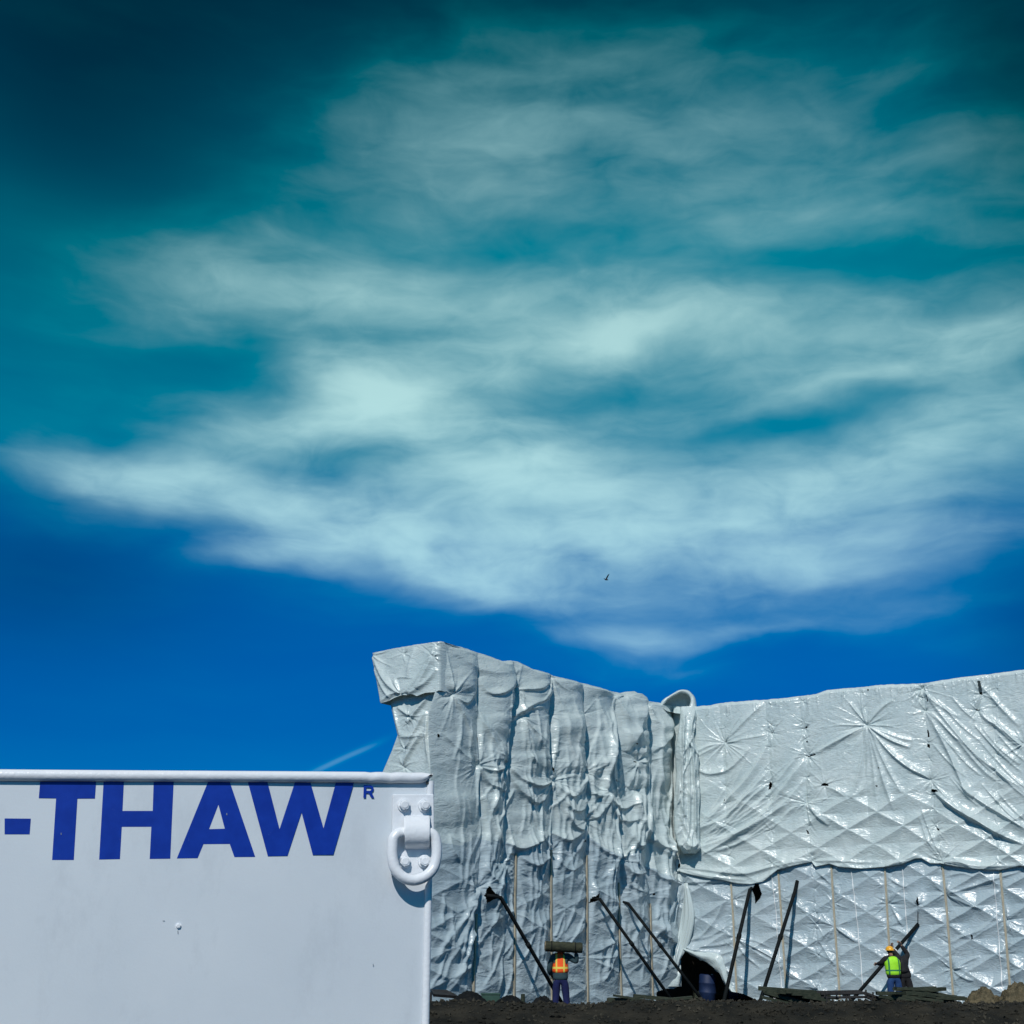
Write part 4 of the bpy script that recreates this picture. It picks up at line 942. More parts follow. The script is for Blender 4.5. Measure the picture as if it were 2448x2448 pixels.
for topp, foot, rad, lab in POLES:
    ft = PG(*foot); ft.z = float(gz(ft.x, ft.y)) + .03
    r = empty('brace_pole', ft); tag(r, lab, 'pole', 'brace poles leaning on the sheeting')
    bm = bmesh.new(); pts = list(topp) + [ft]
    tube(bm, pts, rad, 12); meshobj('tube', bm, M_BLACK, r, smooth=True)
    bm = bmesh.new(); d = (ft - pts[-2]).normalized(); q = pts[-2].lerp(ft, .42)
    tube(bm, [q - d * .07, q + d * .07], rad * 1.3, 12); meshobj('collar', bm, M_BLACK, r, smooth=True)
    bm = bmesh.new(); box(bm, ft + Vector((0, 0, -.02)), (.26, .26, .02)); meshobj('foot_plate', bm, M_STEEL, r)
# white tarp tongue and rod above the held pole
bm = bmesh.new(); tube(bm, [wall_pt(2197,2143,.12), wall_pt(2196,2212,.12)], .014, 8); q = meshobj('hanging_rope', bm, M_BLACK); rebase(q, wall_pt(2197,2143,.12)); tag(q, 'thin dark rope hanging from the slit above the held brace pole', 'rope')

# ------------------------------------------------------------------ trailer in front
A3 = PY(150, 2250, 3.45); B3 = PY(1037, 2250, 3.72)
eu = Vector((B3.x - A3.x, B3.y - A3.y, 0)).normalized(); en = Vector((eu.y, -eu.x, 0))
def TP(px, py, off=0.0):
    d = Vector(ray(px, py)); o = A3 + en * off
    return d * (o.dot(en) / d.dot(en))
corner = TP(1036, 1850)
TR = empty('utility_trailer', (corner.x, corner.y, GZ)); tag(TR, 'white painted steel trailer box with large blue lettering and a lashing ring at its corner', 'trailer')
tl, tr_ = TP(57, 1852), TP(1034, 1858)
slope = (tr_ - tl) / (tr_ - tl).dot(eu)                          # top edge direction per metre
def TU(u, down=0.0, off=0.0): return tr_ + slope * u + Vector((0, 0, -down)) + en * off
LEN = 3.6; DEPTH = 1.9
U1 = (corner - tr_).dot(eu)
# front panel, very slightly dished
nu, nv = 90, 60; us = np.linspace(-LEN, U1 - .012, nu); vs = np.linspace(0, 2.05, nv)
Pm = np.zeros((nv, nu, 3))
for i, v_ in enumerate(vs):
    for j, u_ in enumerate(us):
        Pm[i, j] = TU(u_, v_, .004 * float(fbm(np.array(u_ * 1.4), np.array(v_ * 1.4), 61, 2)))
o = grid_mesh('front_panel', Pm - np.array(TR.location), M_PAINT, None, TR)
bm = bmesh.new()                                                   # sides, back, roof and floor behind the panel
def q4(a, b, c, d): bm.faces.new([bm.verts.new(v) for v in (a, b, c, d)])
a, b = TU(-LEN, 0, -.006), TU(U1 - .01, 0, -.006); a2, b2 = a - en * DEPTH, b - en * DEPTH; dz = Vector((0, 0, -2.05))
q4(a, b, b2, a2); q4(a + dz, b + dz, b2 + dz, a2 + dz); q4(b, b2, b2 + dz, b + dz); q4(a, a2, a2 + dz, a + dz); q4(a2, b2, b2 + dz, a2 + dz)
meshobj('box_shell', bm, M_PAINT, TR)
# rolled top lip with dents, open and bent at the right end
bm = bmesh.new(); n = 240; prev = None
for i in range(n):
    u_ = -LEN + (LEN + U1 - .006) * i / (n - 1)
    r_ = .0155; k = math.exp(-((u_ - U1 + .13) / .012) ** 2) * .004 + math.exp(-((u_ - U1 + .185) / .01) ** 2) * .003 + math.exp(-((u_ - U1 + .07) / .018) ** 2) * .002
    sag = .003 * math.sin(u_ * 5.0) * .4 - k
    endc = max(0, (u_ - (U1 - .028)) / .022)                      # cut corner
    ring_ = []
    for j in range(13):
        t = R(-105 + 235 * j / 12)
        c = TU(u_, .002 + sag * .2, .004)
        p_ = c + en * (math.cos(t) * (r_ - k)) + Vector((0, 0, math.sin(t) * r_ * (1.0 - .35 * min(1, endc)) - k * .8))
        if math.sin(t) < 0: p_ += Vector((0, 0, .012 * min(1, endc)))
        ring_.append(bm.verts.new(p_))
    if prev:
        for j in range(12): bm.faces.new((prev[j], prev[j + 1], ring_[j + 1], ring_[j]))
    prev = ring_
lip = meshobj('top_lip', bm, M_PAINT2, TR, smooth=True)
# corner post, quarter-round
bm = bmesh.new(); prev = None
pa = TP(1028.5, 1868); pb = TP(1029.5, 2445)
ua = (pa - tr_).dot(eu)
for v_ in np.linspace(.012, 2.05, 40):
    ring_ = []
    for j in range(11):
        t = R(-100 + 200 * j / 10); c = TU(ua + .001, v_, .001)
        ring_.append(bm.verts.new(c + eu * (math.sin(t) * .0105) + en * (math.cos(t) * .009)))
    if prev:
        for j in range(10): bm.faces.new((prev[j], prev[j + 1], ring_[j + 1], ring_[j]))
    prev = ring_
meshobj('corner_post', bm, M_PAINT2, TR, smooth=True)
# dark block put in for the shaded gap under the bent lip end
bm = bmesh.new(); box(bm, TU(U1 - .013, .017, .002), (.016, .012, .008), Matrix.Rotation(math.atan2(eu.y, eu.x), 3, 'Z')); meshobj('lip_gap', bm, M_DARKGAP, TR)
# wheels under the box (out of sight)
for u_ in (-1.5, -2.4):
    c = TU(u_, 0, -.16); c.z = GZ + .33
    rot = Matrix.Rotation(math.atan2(eu.y, eu.x), 4, 'Z') @ Matrix.Rotation(R(90), 4, 'X')
    # tucked below and behind the panel
    bm = bmesh.new(); bmesh.ops.create_cone(bm, cap_ends=True, segments=32, radius1=.33, radius2=.33, depth=.2, matrix=Matrix.Translation(c) @ rot); w = meshobj('wheel', bm, M_BLACK, TR)

# lettering: outlines measured in the photograph, laid on the panel
def fill(name, outlines, m, off=.0026):
    cu = bpy.data.curves.new(name, 'CURVE'); cu.dimensions = '2D'; cu.fill_mode = 'BOTH'
    org = TP(400, 2000)
    for pts in outlines:
        sp = cu.splines.new('POLY'); sp.points.add(len(pts) - 1); sp.use_cyclic_u = True
        for i, (x, y) in enumerate(pts):
            w = TP(x, y) - org; sp.points[i].co = (w.dot(eu), w.z, 0, 1)
    t = bpy.data.objects.new('tmp', cu); COL.objects.link(t); dg = bpy.context.evaluated_depsgraph_get()
    me = bpy.data.meshes.new_from_object(t.evaluated_get(dg)); bpy.data.objects.remove(t)
    me.name = name; me.materials.clear(); me.materials.append(m)
    M4 = Matrix((( eu.x, 0, en.x, 0), (eu.y, 0, en.y, 0), (0, 1, 0, 0), (0, 0, 0, 1)))
    me.transform(Matrix.Translation(org + en * off - TR.location) @ M4)
    o = bpy.data.objects.new(name, me); link(o, TR); return o
def cc(p): return [(x * .559, 1780 + y * .559) for x, y in p]
LT = 158.5
fill('letter', [cc([(172,LT),(411,LT),(406,231),(331,231),(316,494),(223,494),(240,230),(166,229)])], M_BLUE)
fill('letter', [cc([(443,LT),(530,LT),(524,284),(653,284),(657,LT),(743,LT),(728,488),(640,489),(647,352),(521,352),(513,490),(424,492)])], M_BLUE)
fill('letter', [cc([(890,LT),(982,LT),(1091,480),(1002,481),(982,425),(870,426),(845,486),(756,487)]), cc([(934,258),(961,360),(894,362)])], M_BLUE)
fill('letter', [cc([(1059,LT),(1143,LT),(1195,362),(1262,LT),(1326,LT),(1383,358),(1437,LT),(1514,LT),(1425,471),(1337,472),(1289,290),(1229,476),(1145,478)])], M_BLUE)
fill('letter', [cc([(20,316),(132,317),(127,384),(20,384)])], M_BLUE)
def arc(cx, cy, rx, ry, a0, a1, n=9): return [(cx + rx * math.cos(R(a0 + (a1 - a0) * i / (n - 1))), cy + ry * math.sin(R(a0 + (a1 - a0) * i / (n - 1)))) for i in range(n)]
fill('letter', [cc([(1555,174)] + arc(1581,190.5,17,16.5,-90,62) + [(1600,228),(1588,228),(1576,208),(1565,208),(1564,228),(1553,228)]),
                cc([(1566,184)] + arc(1580,191,7.5,7,-90,90,6) + [(1565,198)])], M_BLUE)
# small bolt on the panel and scuffs
def hexbolt(name, px, py, r, h, parent, washer=True, m=M_PAINT2, base_off=.0):
    c = TP(px, py, base_off); rot = Vector((0, 0, 1)).rotation_difference(en).to_matrix().to_4x4()
    bm = bmesh.new()
    def cyl(r1, r2, z0, z1, seg, tw=0):
        bmesh.ops.create_cone(bm, cap_ends=True, segments=seg, radius1=r1, radius2=r2, depth=z1 - z0, matrix=Matrix.Translation(c) @ rot @ Matrix.Translation((0, 0, (z0 + z1) / 2)) @ Matrix.Rotation(tw, 4, 'Z'))
    if washer: cyl(r * 1.32, r * 1.25, 0, h * .28, 28)
    cyl(r * 1.02, r * .98, h * .282, h * .9, 6, R(rng.uniform(0, 60))); cyl(r * .80, r * .62, h * .902, h, 20)
    return meshobj(name, bm, m, parent)
hexbolt('panel_bolt', 426.5, 2213.5, .0065, .007, TR)
M_SCUFF = mat('scuff', (.22, .26, .30), .7)
for (x, y, w, h) in [(391, 2201, 5, 1.6), (542, 1946, 2, 5), (892, 2306, 1.6, 5), (146, 1993, 1.5, 5), (425, 2228, 1.2, 8)]:
    q = [TP(x - w / 2, y - h / 2 + .6, .0036), TP(x + w / 2, y - h / 2, .0036), TP(x + w / 2 + .4, y + h / 2, .0036), TP(x - w / 2, y + h / 2, .0036)]
    bm = bmesh.new(); bm.faces.new([bm.verts.new(v) for v in q]); meshobj('paint_scuff', bm, M_SCUFF, TR)

# lashing ring: plate, four bolts, clip, ring
PR = bmesh.new()
p00, p10, p11, p01 = TP(937, 1900), TP(1035, 1900), TP(1037, 2094), TP(934, 2094)
pc = [v + en * .0125 for v in (p00, p10, p11, p01)]; pb_ = [v for v in (p00, p10, p11, p01)]
vb = [PR.verts.new(v + en * .002) for v in pb_]; vf = [PR.verts.new(v) for v in pc]
PR.faces.new(vf); PR.faces.new(vb[::-1])
for i in range(4): PR.faces.new((vb[i], vb[(i + 1) % 4], vf[(i + 1) % 4], vf[i]))
bmesh.ops.bevel(PR, geom=[e for e in PR.edges], offset=.003, segments=3, profile=.6, affect='EDGES')
plate = meshobj('mounting_plate', PR, M_PAINT2, TR)
for (x, y) in [(965, 1925), (1014.5, 1926), (966, 2060), (1014, 2059)]:
    b_ = hexbolt('bolt', x, y, .0145, .020, None, base_off=.013)
    b_.parent = plate; b_.data.transform(Matrix.Translation(-TR.location))
# ring (rounded D), standing off the panel
RC = TP(988, 2040, .05)
def rp(px, py, off): return TP(px, py, off)
ringpts = [(952,1992,0.0355),(941,2004,0.0370),(938,2025,0.0385),(938,2050,0.0400),(944,2075,0.0422),(958,2093,0.0444),(978,2103,0.0459),(998,2103,0.0459),(1020,2093,0.0444),(1036,2075,0.0422),(1043,2050,0.0400),(1044,2025,0.0385),(1040,2003,0.0370),(1030,1992,0.0355),(1010,1990,0.0340),(988,1990,0.0333),(968,1990,0.0340)]
pl = catmull([rp(*q) for q in ringpts] + [rp(*ringpts[0])], 91)[:-1]
bm = bmesh.new(); tube(bm, [Vector(p) for p in pl], .0150, 20, closed=True)
ring_o = meshobj('lashing_ring', bm, M_PAINT2, TR, smooth=True)
# clip: curved strap over the bar
bm = bmesh.new(); prof = []
for (py, off) in [(1955, .013), (1953, .020), (1958, .034), (1966, .046), (1978, .054), (1992, .057), (2006, .054), (2016, .046), (2022, .036), (2024, .026), (2030, .015)]: prof.append((py, off))
pf = catmull(prof, 26)
L_ = [[TP(966 + (2 if q[0] > 2000 else 0), q[0], q[1]), TP(1028 - (1 if q[0] > 2000 else 0), q[0], q[1])] for q in pf]
rows = []
for i, (l, r__) in enumerate(L_):
    row = [l.lerp(r__, t) for t in np.linspace(0, 1, 9)]; rows.append(row)
inn = []
for i, (l, r__) in enumerate(L_):
    cin = TP(966, 1990, .034); cr = TP(1028, 1990, .034)
    def sh(p, c):
        d = (c - p); return p + d.normalized() * min(.010, d.length * .4)
    li, ri = sh(l, cin), sh(r__, cr); inn.append([li.lerp(ri, t) for t in np.linspace(0, 1, 9)])
V1 = [[bm.verts.new(p) for p in r_] for r_ in rows]; V2 = [[bm.verts.new(p) for p in r_] for r_ in inn]
for i in range(len(V1) - 1):
    for j in range(8):
        bm.faces.new((V1[i][j], V1[i][j + 1], V1[i + 1][j + 1], V1[i + 1][j])); bm.faces.new((V2[i][j], V2[i + 1][j], V2[i + 1][j + 1], V2[i][j + 1]))
    bm.faces.new((V1[i][0], V1[i + 1][0], V2[i + 1][0], V2[i][0])); bm.faces.new((V1[i][8], V2[i][8], V2[i + 1][8], V1[i + 1][8]))
for i in (0, -1):
    for j in range(8): bm.faces.new((V1[i][j], V2[i][j], V2[i][j + 1], V1[i][j + 1]))
clip = meshobj('ring_clip', bm, M_PAINT2, TR, smooth=True)
bv = clip.modifiers.new('b', 'BEVEL'); bv.width = .003; bv.segments = 3
# weld bead along the top of the clip
bm = bmesh.new(); wp = [TP(968 + i * 2.0, 1953.5 + (i % 2) * .8, .017) for i in range(30)]
tube(bm, wp, [.0045 + .0014 * (i % 2) for i in range(30)], 8); weld = meshobj('weld_bead', bm, M_PAINT2, TR, smooth=True)

# ------------------------------------------------------------------ people
def skin(name, J, E, rad, m, parent, root=0, sub=2):
    """J joints (local metres), E edges, rad radii (scalar or pair): one continuous skinned surface"""
    me = bpy.data.meshes.new(name); me.from_pydata([tuple(j) for j in J], E, [])
    o = bpy.data.objects.new('tmp_skin', me); COL.objects.link(o)
    b = bmesh.new(); b.from_mesh(me); ly = b.verts.layers.skin.verify(); b.verts.ensure_lookup_table()
    for i, v in enumerate(b.verts):
        r = rad[i]; v[ly].radius = r if hasattr(r, '__len__') else (r, r); v[ly].use_root = (i == root)
    b.to_mesh(me); b.free()
    s = o.modifiers.new('s', 'SKIN'); s.use_smooth_shade = True; s.branch_smoothing = .3
    u = o.modifiers.new('u', 'SUBSURF'); u.levels = sub; u.render_levels = sub
    dg = bpy.context.evaluated_depsgraph_get(); dg.update()
    nm = bpy.data.meshes.new_from_object(o.evaluated_get(dg)); bpy.data.objects.remove(o)
    nm.name = name; nm.materials.clear()
    for q in (m if isinstance(m, (list, tuple)) else [m]): nm.materials.append(q)
    nm.polygons.foreach_set('use_smooth', [True] * len(nm.polygons))
    r = bpy.data.objects.new(name, nm); link(r, parent); return r
def person(px, Y, rz, pose, mats, label, scale=1.0):
    loc = PY(px, 2330, Y); z = float(gz(loc.x, loc.y)); root = empty('person', (loc.x, loc.y, z), rz)
    tag(root, label, 'person'); root.scale = (scale,) * 3
    V = Vector; p = {k: V(v) for k, v in pose.items()}
    # joints: x = figure's right hand side seen from behind, y = forwards, z = up
    pel, ch, nk, hd = p['pelvis'], p['chest'], p['neck'], p['head']
    # body: one continuous surface incl. hands with five fingers
    J = [pel, pel.lerp(ch, .5), ch, nk, hd, hd + V((0, .01, .11))]; E = [(0, 1), (1, 2), (2, 3), (3, 4), (4, 5)]
    Rr = [(.15, .12), (.14, .11), (.16, .115), (.055, .055), (.082, .098), (.062, .075)]
    ends = {}
    for s in ('l', 'r'):
        i0 = len(J); J += [p['sh' + s], p['el' + s], p['wr' + s]]; Rr += [.062, .043, .028]; E += [(2, i0), (i0, i0 + 1), (i0 + 1, i0 + 2)]
        d = (p['wr' + s] - p['el' + s]).normalized(); pal = p['wr' + s] + d * .07; J.append(pal); Rr.append((.036, .020)); E.append((i0 + 2, i0 + 3))
        side = d.cross(V((0, 1, 0))); side = side.normalized() if side.length > .1 else V((1, 0, 0)); cur = side.cross(d) * (1 if s == 'r' else -1)
        for k, (o_, ln) in enumerate([(-.028, .070), (-.010, .082), (.010, .078), (.028, .062)]):
            a = len(J); b0 = pal + side * o_ + d * .03; J += [b0, b0 + d * ln * .5 + cur * .02, b0 + d * ln * .7 + cur * .055]; Rr += [.010, .009, .008]; E += [(i0 + 3, a), (a, a + 1), (a + 1, a + 2)]
        a = len(J); b0 = p['wr' + s] + d * .035 - side * .035; J += [b0, b0 - side * .02 + d * .03 + cur * .02, b0 - side * .015 + d * .055 + cur * .035]; Rr += [.012, .011, .009]; E += [(i0 + 2, a), (a, a + 1), (a + 1, a + 2)]
        ends[s] = (pal, d)
    for s in ('l', 'r'):
        i0 = len(J); J += [p['hp' + s], p['kn' + s], p['an' + s], p['an' + s] + V((0, .13, -.05))]; Rr += [.085, .055, .040, .035]; E += [(0, i0), (i0, i0 + 1), (i0 + 1, i0 + 2), (i0 + 2, i0 + 3)]
    body = skin('body', J, E, Rr, mats['skin'], root)
    # face: nose, eyes, mouth, ears as small raised forms
    def ell(c, r, name, m, seg=12):
        bm = bmesh.new(); bmesh.ops.create_uvsphere(bm, u_segments=seg, v_segments=8, radius=1, matrix=Matrix.Translation(c) @ Matrix.Diagonal((*r, 1)))
        return meshobj(name, bm, m, root, smooth=True, origin='local')
    ell(hd + V((0, .105, .04)), (.014, .020, .026), 'nose', mats['skin']); ell(hd + V((0, .09, -.01)), (.028, .012, .009), 'mouth', mats['skin'])
    for sx in (-1, 1):
        ell(hd + V((sx * .085, .0, .04)), (.012, .022, .034), 'ear', mats['skin']); ell(hd + V((sx * .03, .088, .06)), (.012, .010, .008), 'eye', M_HAIR)
    ell(hd + V((0, -.030, .055)), (.088, .085, .085), 'hair', M_HAIR, 18)
    # jacket
    J = [pel + V((0, 0, -.12)), pel + V((0, 0, .04)), pel.lerp(ch, .5), ch, nk - V((0, 0, .02))]; E = [(0, 1), (1, 2), (2, 3), (3, 4)]; Rr = [(.225, .185), (.218, .175), (.205, .165), (.21, .16), (.085, .085)]
    for s in ('l', 'r'):
        i0 = len(J); J += [p['sh' + s], p['el' + s], p['wr' + s]]; Rr += [.105, .080, .058]; E += [(3, i0), (i0, i0 + 1), (i0 + 1, i0 + 2)]
    skin('jacket', J, E, Rr, mats['jacket'], root)
    # gloves
    for s in ('l', 'r'):
        pal, d = ends[s]; bm = bmesh.new(); bmesh.ops.create_uvsphere(bm, u_segments=12, v_segments=8, radius=1, matrix=Matrix.Translation(pal - d * .02) @ V((0, 0, 1)).rotation_difference(d).to_matrix().to_4x4() @ Matrix.Diagonal((.047, .032, .07, 1)))
        meshobj('glove', bm, M_GLOVE, root, smooth=True, origin='local')
    # trousers
    J = [pel + V((0, 0, .10)), pel - V((0, 0, .04))]; E = [(0, 1)]; Rr = [(.205, .165), (.215, .17)]
    for s in ('l', 'r'):
        i0 = len(J); J += [p['hp' + s] - V((0, 0, .03)), p['hp' + s].lerp(p['kn' + s], .5), p['kn' + s], p['kn' + s].lerp(p['an' + s], .5), p['an' + s]]; Rr += [.135, .118, .098, .092, .088]
        E += [(1, i0), (i0, i0 + 1), (i0 + 1, i0 + 2), (i0 + 2, i0 + 3), (i0 + 3, i0 + 4)]
    skin('trousers', J, E, Rr, mats['trousers'], root)
    for s in ('l', 'r'):
        skin('boot', [p['an' + s] + V((0, 0, .06)), p['an' + s] + V((0, 0, -.035)), p['an' + s] + V((0, .17, -.05))], [(0, 1), (1, 2)], [.075, .075, .055], M_BOOT, root, sub=2)
    # vest, slightly proud of the jacket, stripes as faces of the vest
    if 'vest' in mats:
        a = p.get('vestlow', pel + V((0, 0, .08)))
        J = [a - V((0, 0, .05)), a.lerp(ch, .33), a.lerp(ch, .66), ch, ch.lerp(nk, .5)]; Rr = [(.25, .205), (.24, .195), (.25, .195), (.27, .20), (.22, .17)]
        J.append(nk + V((0, 0, .01))); Rr.append((.12, .10)); E = [(0, 1), (1, 2), (2, 3), (3, 4), (4, 5)]
        if mats.get('stubs'):
            for q in ('l', 'r'): J.append(p['sh' + q].lerp(ch, .12) + V((0, 0, .01))); Rr.append(.14); E.append((3, len(J) - 1))
        skin('safety_vest', J, E, Rr, mats['vest'], root, sub=2)
    # hard hat: dome and brim
    hc = hd + V((0, 0, .075)); bm = bmesh.new()
    g = bmesh.ops.create_uvsphere(bm, u_segments=24, v_segments=14, radius=1, matrix=Matrix.Translation(hc) @ Matrix.Diagonal((.120, .140, .115, 1)))
    bmesh.ops.delete(bm, geom=[v for v in bm.verts if v.co.z < hc.z - .005], context='VERTS'); hat = meshobj('hard_hat', bm, mats['hat'], root, smooth=True, origin='local')
    bm = bmesh.new(); R1 = []; R2 = []
    for k in range(28):
        t = 2 * math.pi * k / 28; fr = 1 + .22 * max(0, math.sin(t))
        R1.append(bm.verts.new(hc + V((math.cos(t) * .117, math.sin(t) * .137, .004)))); R2.append(bm.verts.new(hc + V((math.cos(t) * .140, math.sin(t) * .160 * fr, -.012))))
    for k in range(28): bm.faces.new((R1[k], R1[(k + 1) % 28], R2[(k + 1) % 28], R2[k]))
    br = meshobj('brim', bm, mats['hat'], hat, smooth=True, origin='local')
    return root
std = dict(pelvis=(0,0,.98), chest=(0,.01,1.36), neck=(0,.02,1.52), head=(0,.03,1.63), hpl=(-.10,0,.92), hpr=(.10,0,.92), knl=(-.13,.03,.50), knr=(.14,.03,.50), anl=(-.16,0,.09), anr=(.17,0,.09),
           shl=(-.19,.01,1.43), shr=(.19,.01,1.43), ell=(-.27,-.02,1.15), elr=(.27,-.02,1.15), wrl=(-.27,.06,.90), wrr=(.27,.06,.90))
w1p = dict(std, chest=(0,.01,1.42), elr=(.45,-.06,1.34), wrr=(.42,-.12,1.60), shr=(.20,.0,1.51), shl=(-.20,.0,1.49), ell=(-.31,.05,1.16), wrl=(-.24,.22,1.02), head=(-.02,.08,1.64), neck=(0,.04,1.57), vestlow=(0,0,1.08))
W1 = person(1340, 36.2, R(-4), w1p, dict(skin=M_SKIN, jacket=M_GREYSHIRT, trousers=M_NAVY, vest=M_ORANGE, stripe=M_STRIPE, hat=M_HATW, stubs=True), 'worker in an orange safety vest carrying a rolled mat on the shoulders', 1.02)
w2p = dict(std, elr=(.27,.22,1.50), wrr=(.16,.36,1.72), shr=(.19,.03,1.45), shl=(-.19,.03,1.45), ell=(-.30,.12,1.32), wrl=(-.34,.34,1.30), head=(-.03,.05,1.62), vestlow=(0,0,.98), knl=(-.12,.03,.5), anl=(-.13,0,.09), anr=(.15,.04,.09))
W2 = person(2136, 39.5, R(2), w2p, dict(skin=M_SKIN, jacket=M_BLKCLOTH, trousers=M_JEANS, vest=M_LIME, stripe=M_STRIPEG, hat=M_HATY, band=(.34, .46), vx=.135), 'worker in a lime vest, blue jeans and yellow hard hat seen from behind', 1.0)
w3p = dict(std, pelvis=(.02,0,.96), chest=(-.06,.04,1.34), neck=(-.13,.09,1.47), head=(-.20,.14,1.55), shr=(.12,.06,1.44), shl=(-.24,.06,1.40), elr=(.24,.16,1.56), wrr=(.07,.20,1.82), ell=(-.30,.2,1.5), wrl=(-.22,.26,1.74),
           knl=(-.05,.06,.5), knr=(.16,-.02,.5), anl=(-.12,.1,.09), anr=(.28,-.1,.09))
W3 = person(2161, 40.2, R(4), w3p, dict(skin=M_SKIN, jacket=M_BLKCLOTH, trousers=M_BLKCLOTH, vest=M_SALMON, stripe=M_BLKCLOTH, hat=M_HATW), 'worker in black clothes and a salmon vest reaching up behind the worker in lime', 1.0)
# the rolled mat on the first worker's shoulders
c = PY(1348, 2264, 35.95); dirv = Vector((1, .06, -.045)).normalized(); L = 1.0
r = empty('mat_roll', c); tag(r, 'brown rolled-up insulation mat across the shoulders of the worker in orange', 'roll')
bm = bmesh.new(); n = 26; pts = [c + dirv * (L * (i / (n - 1) - .5)) for i in range(n)]
tube(bm, pts, [.135 + .006 * math.sin(i * 1.7) for i in range(n)], 24); meshobj('mat', bm, M_ROLL, r, smooth=True)
bm = bmesh.new(); e1 = dirv.cross(Vector((0, 0, 1))).normalized(); e2 = dirv.cross(e1)
sp = [c - dirv * (L / 2 + .012) + (e1 * math.cos(t) + e2 * math.sin(t)) * (.02 + .098 * t / (6 * math.pi)) for t in np.linspace(0, 6 * math.pi, 70)]
tube(bm, sp, .011, 6); meshobj('spiral_end', bm, M_ROLLEND, r, smooth=True)
bm = bmesh.new(); tube(bm, [c - dirv * (L / 2 + .006), c - dirv * (L / 2 + .001)], .132, 24); meshobj('end_face', bm, M_ROLLEND, r)
for t in (-.34, .3):
    bm = bmesh.new(); tube(bm, [c + dirv * (L * t - .012), c + dirv * (L * t + .012)], .143, 24); meshobj('tie_strap', bm, M_BLACK, r, smooth=True)

# ------------------------------------------------------------------ site clutter in front of the walls
def plank(name, cx_, z, Y, L, w, t, yaw, pitch, m, label, cat, group):
    c = Vector((cx_, Y, z)); bm = bmesh.new(); box(bm, (0, 0, 0), (L, w, t), bevel=.004)
    o = meshobj(name, bm, m); o.location = c; o.rotation_euler = (rng.normal(0, .03), pitch, yaw)
    tag(o, label, cat, group); return o
def pile(pxa, pxb, prof, Y, n, label, group, m=M_BOARD, slope=0.0):
    """loose heap of boards whose outline follows prof (photo pixels)"""
    px_, py_ = np.array(prof, float).T
    for k in range(n):
        lay = (k / n) ** .8
        px = rng.uniform(pxa + 18, pxb - 18); yt = np.interp(px, px_, py_) + 2.5
        yy = Y + rng.uniform(-.5, .5) * (1 - .5 * lay)
        c = PY(px, yt, yy); g0 = float(gz(c.x, yy)) + .02
        z = g0 + (c.z - g0) * min(1, lay * 1.15)
        L = min(rng.uniform(.6, 1.3), 2.0 * min(px - pxa, pxb - px) / 90 + .35)
        plank('lumber_board', c.x, z, yy, L, rng.uniform(.14, .28), rng.uniform(.05, .09), rng.normal(0, .30), slope + rng.normal(0, .09), m, label, 'board', group)
pile(1828, 1985, [(1828,2386),(1850,2374),(1875,2361),(1895,2364),(1940,2376),(1985,2386)], 33.5, 40, 'dark weathered board in the sloping pile left of the steel form', 'boards in the pile left of the steel form', slope=.12)
pile(2108, 2290, [(2108,2376),(2140,2372),(2170,2372),(2195,2361),(2220,2365),(2250,2377),(2290,2390)], 33.0, 46, 'dark weathered board in the stack at the feet of the lime vest worker', 'boards stacked right of the lime vest worker', slope=.08)
pile(1470, 1640, [(1470,2384),(1560,2383),(1640,2386)], 33.6, 16, 'brownish board lying low in front of the dark opening', 'boards in front of the dark opening')
# steel form with pegs
r0 = PY(2035, 2390, 33.2); fm = empty('steel_form', (r0.x, r0.y, float(gz(r0.x, r0.y)))); tag(fm, 'black steel concrete form with upright pegs lying left of the workers', 'form')
bm = bmesh.new(); a = PY(1962, 2376, 33.2); b = PY(2068, 2374, 33.2); c2 = PY(2118, 2392, 33.2)
tube(bm, [a, b, c2], .035, 6); tube(bm, [a - Vector((0, 0, .09)), b - Vector((0, 0, .09)), c2 - Vector((.1, 0, .06))], .03, 6)
tube(bm, [a + Vector((0, .6, .02)), b + Vector((0, .6, .02)), c2 + Vector((0, .6, .02))], .035, 6); meshobj('rail', bm, M_STEEL, fm)
for px_ in (1972, 2000, 2070, 2087, 2106):
    yt = np.interp(px_, [1962, 2068, 2118], [2376, 2374, 2392]); p1 = PY(px_, yt - (9 if px_ > 2050 else 4), 33.14); p2 = PY(px_, yt + 8, 33.14)
    bm = bmesh.new(); tube(bm, [p1, p2], .022, 8); meshobj('peg', bm, M_STEEL, fm)
for px_ in (1975, 2030, 2085):
    yt = np.interp(px_, [1962, 2068, 2118], [2376, 2374, 2392]); p1 = PY(px_, yt, 33.2)
    bm = bmesh.new(); box(bm, p1 + Vector((0, .3, -.05)), (.05, .62, .06)); box(bm, p1 + Vector((0, 0, -.36)), (.05, .05, .55)); meshobj('leg', bm, M_STEEL, fm)
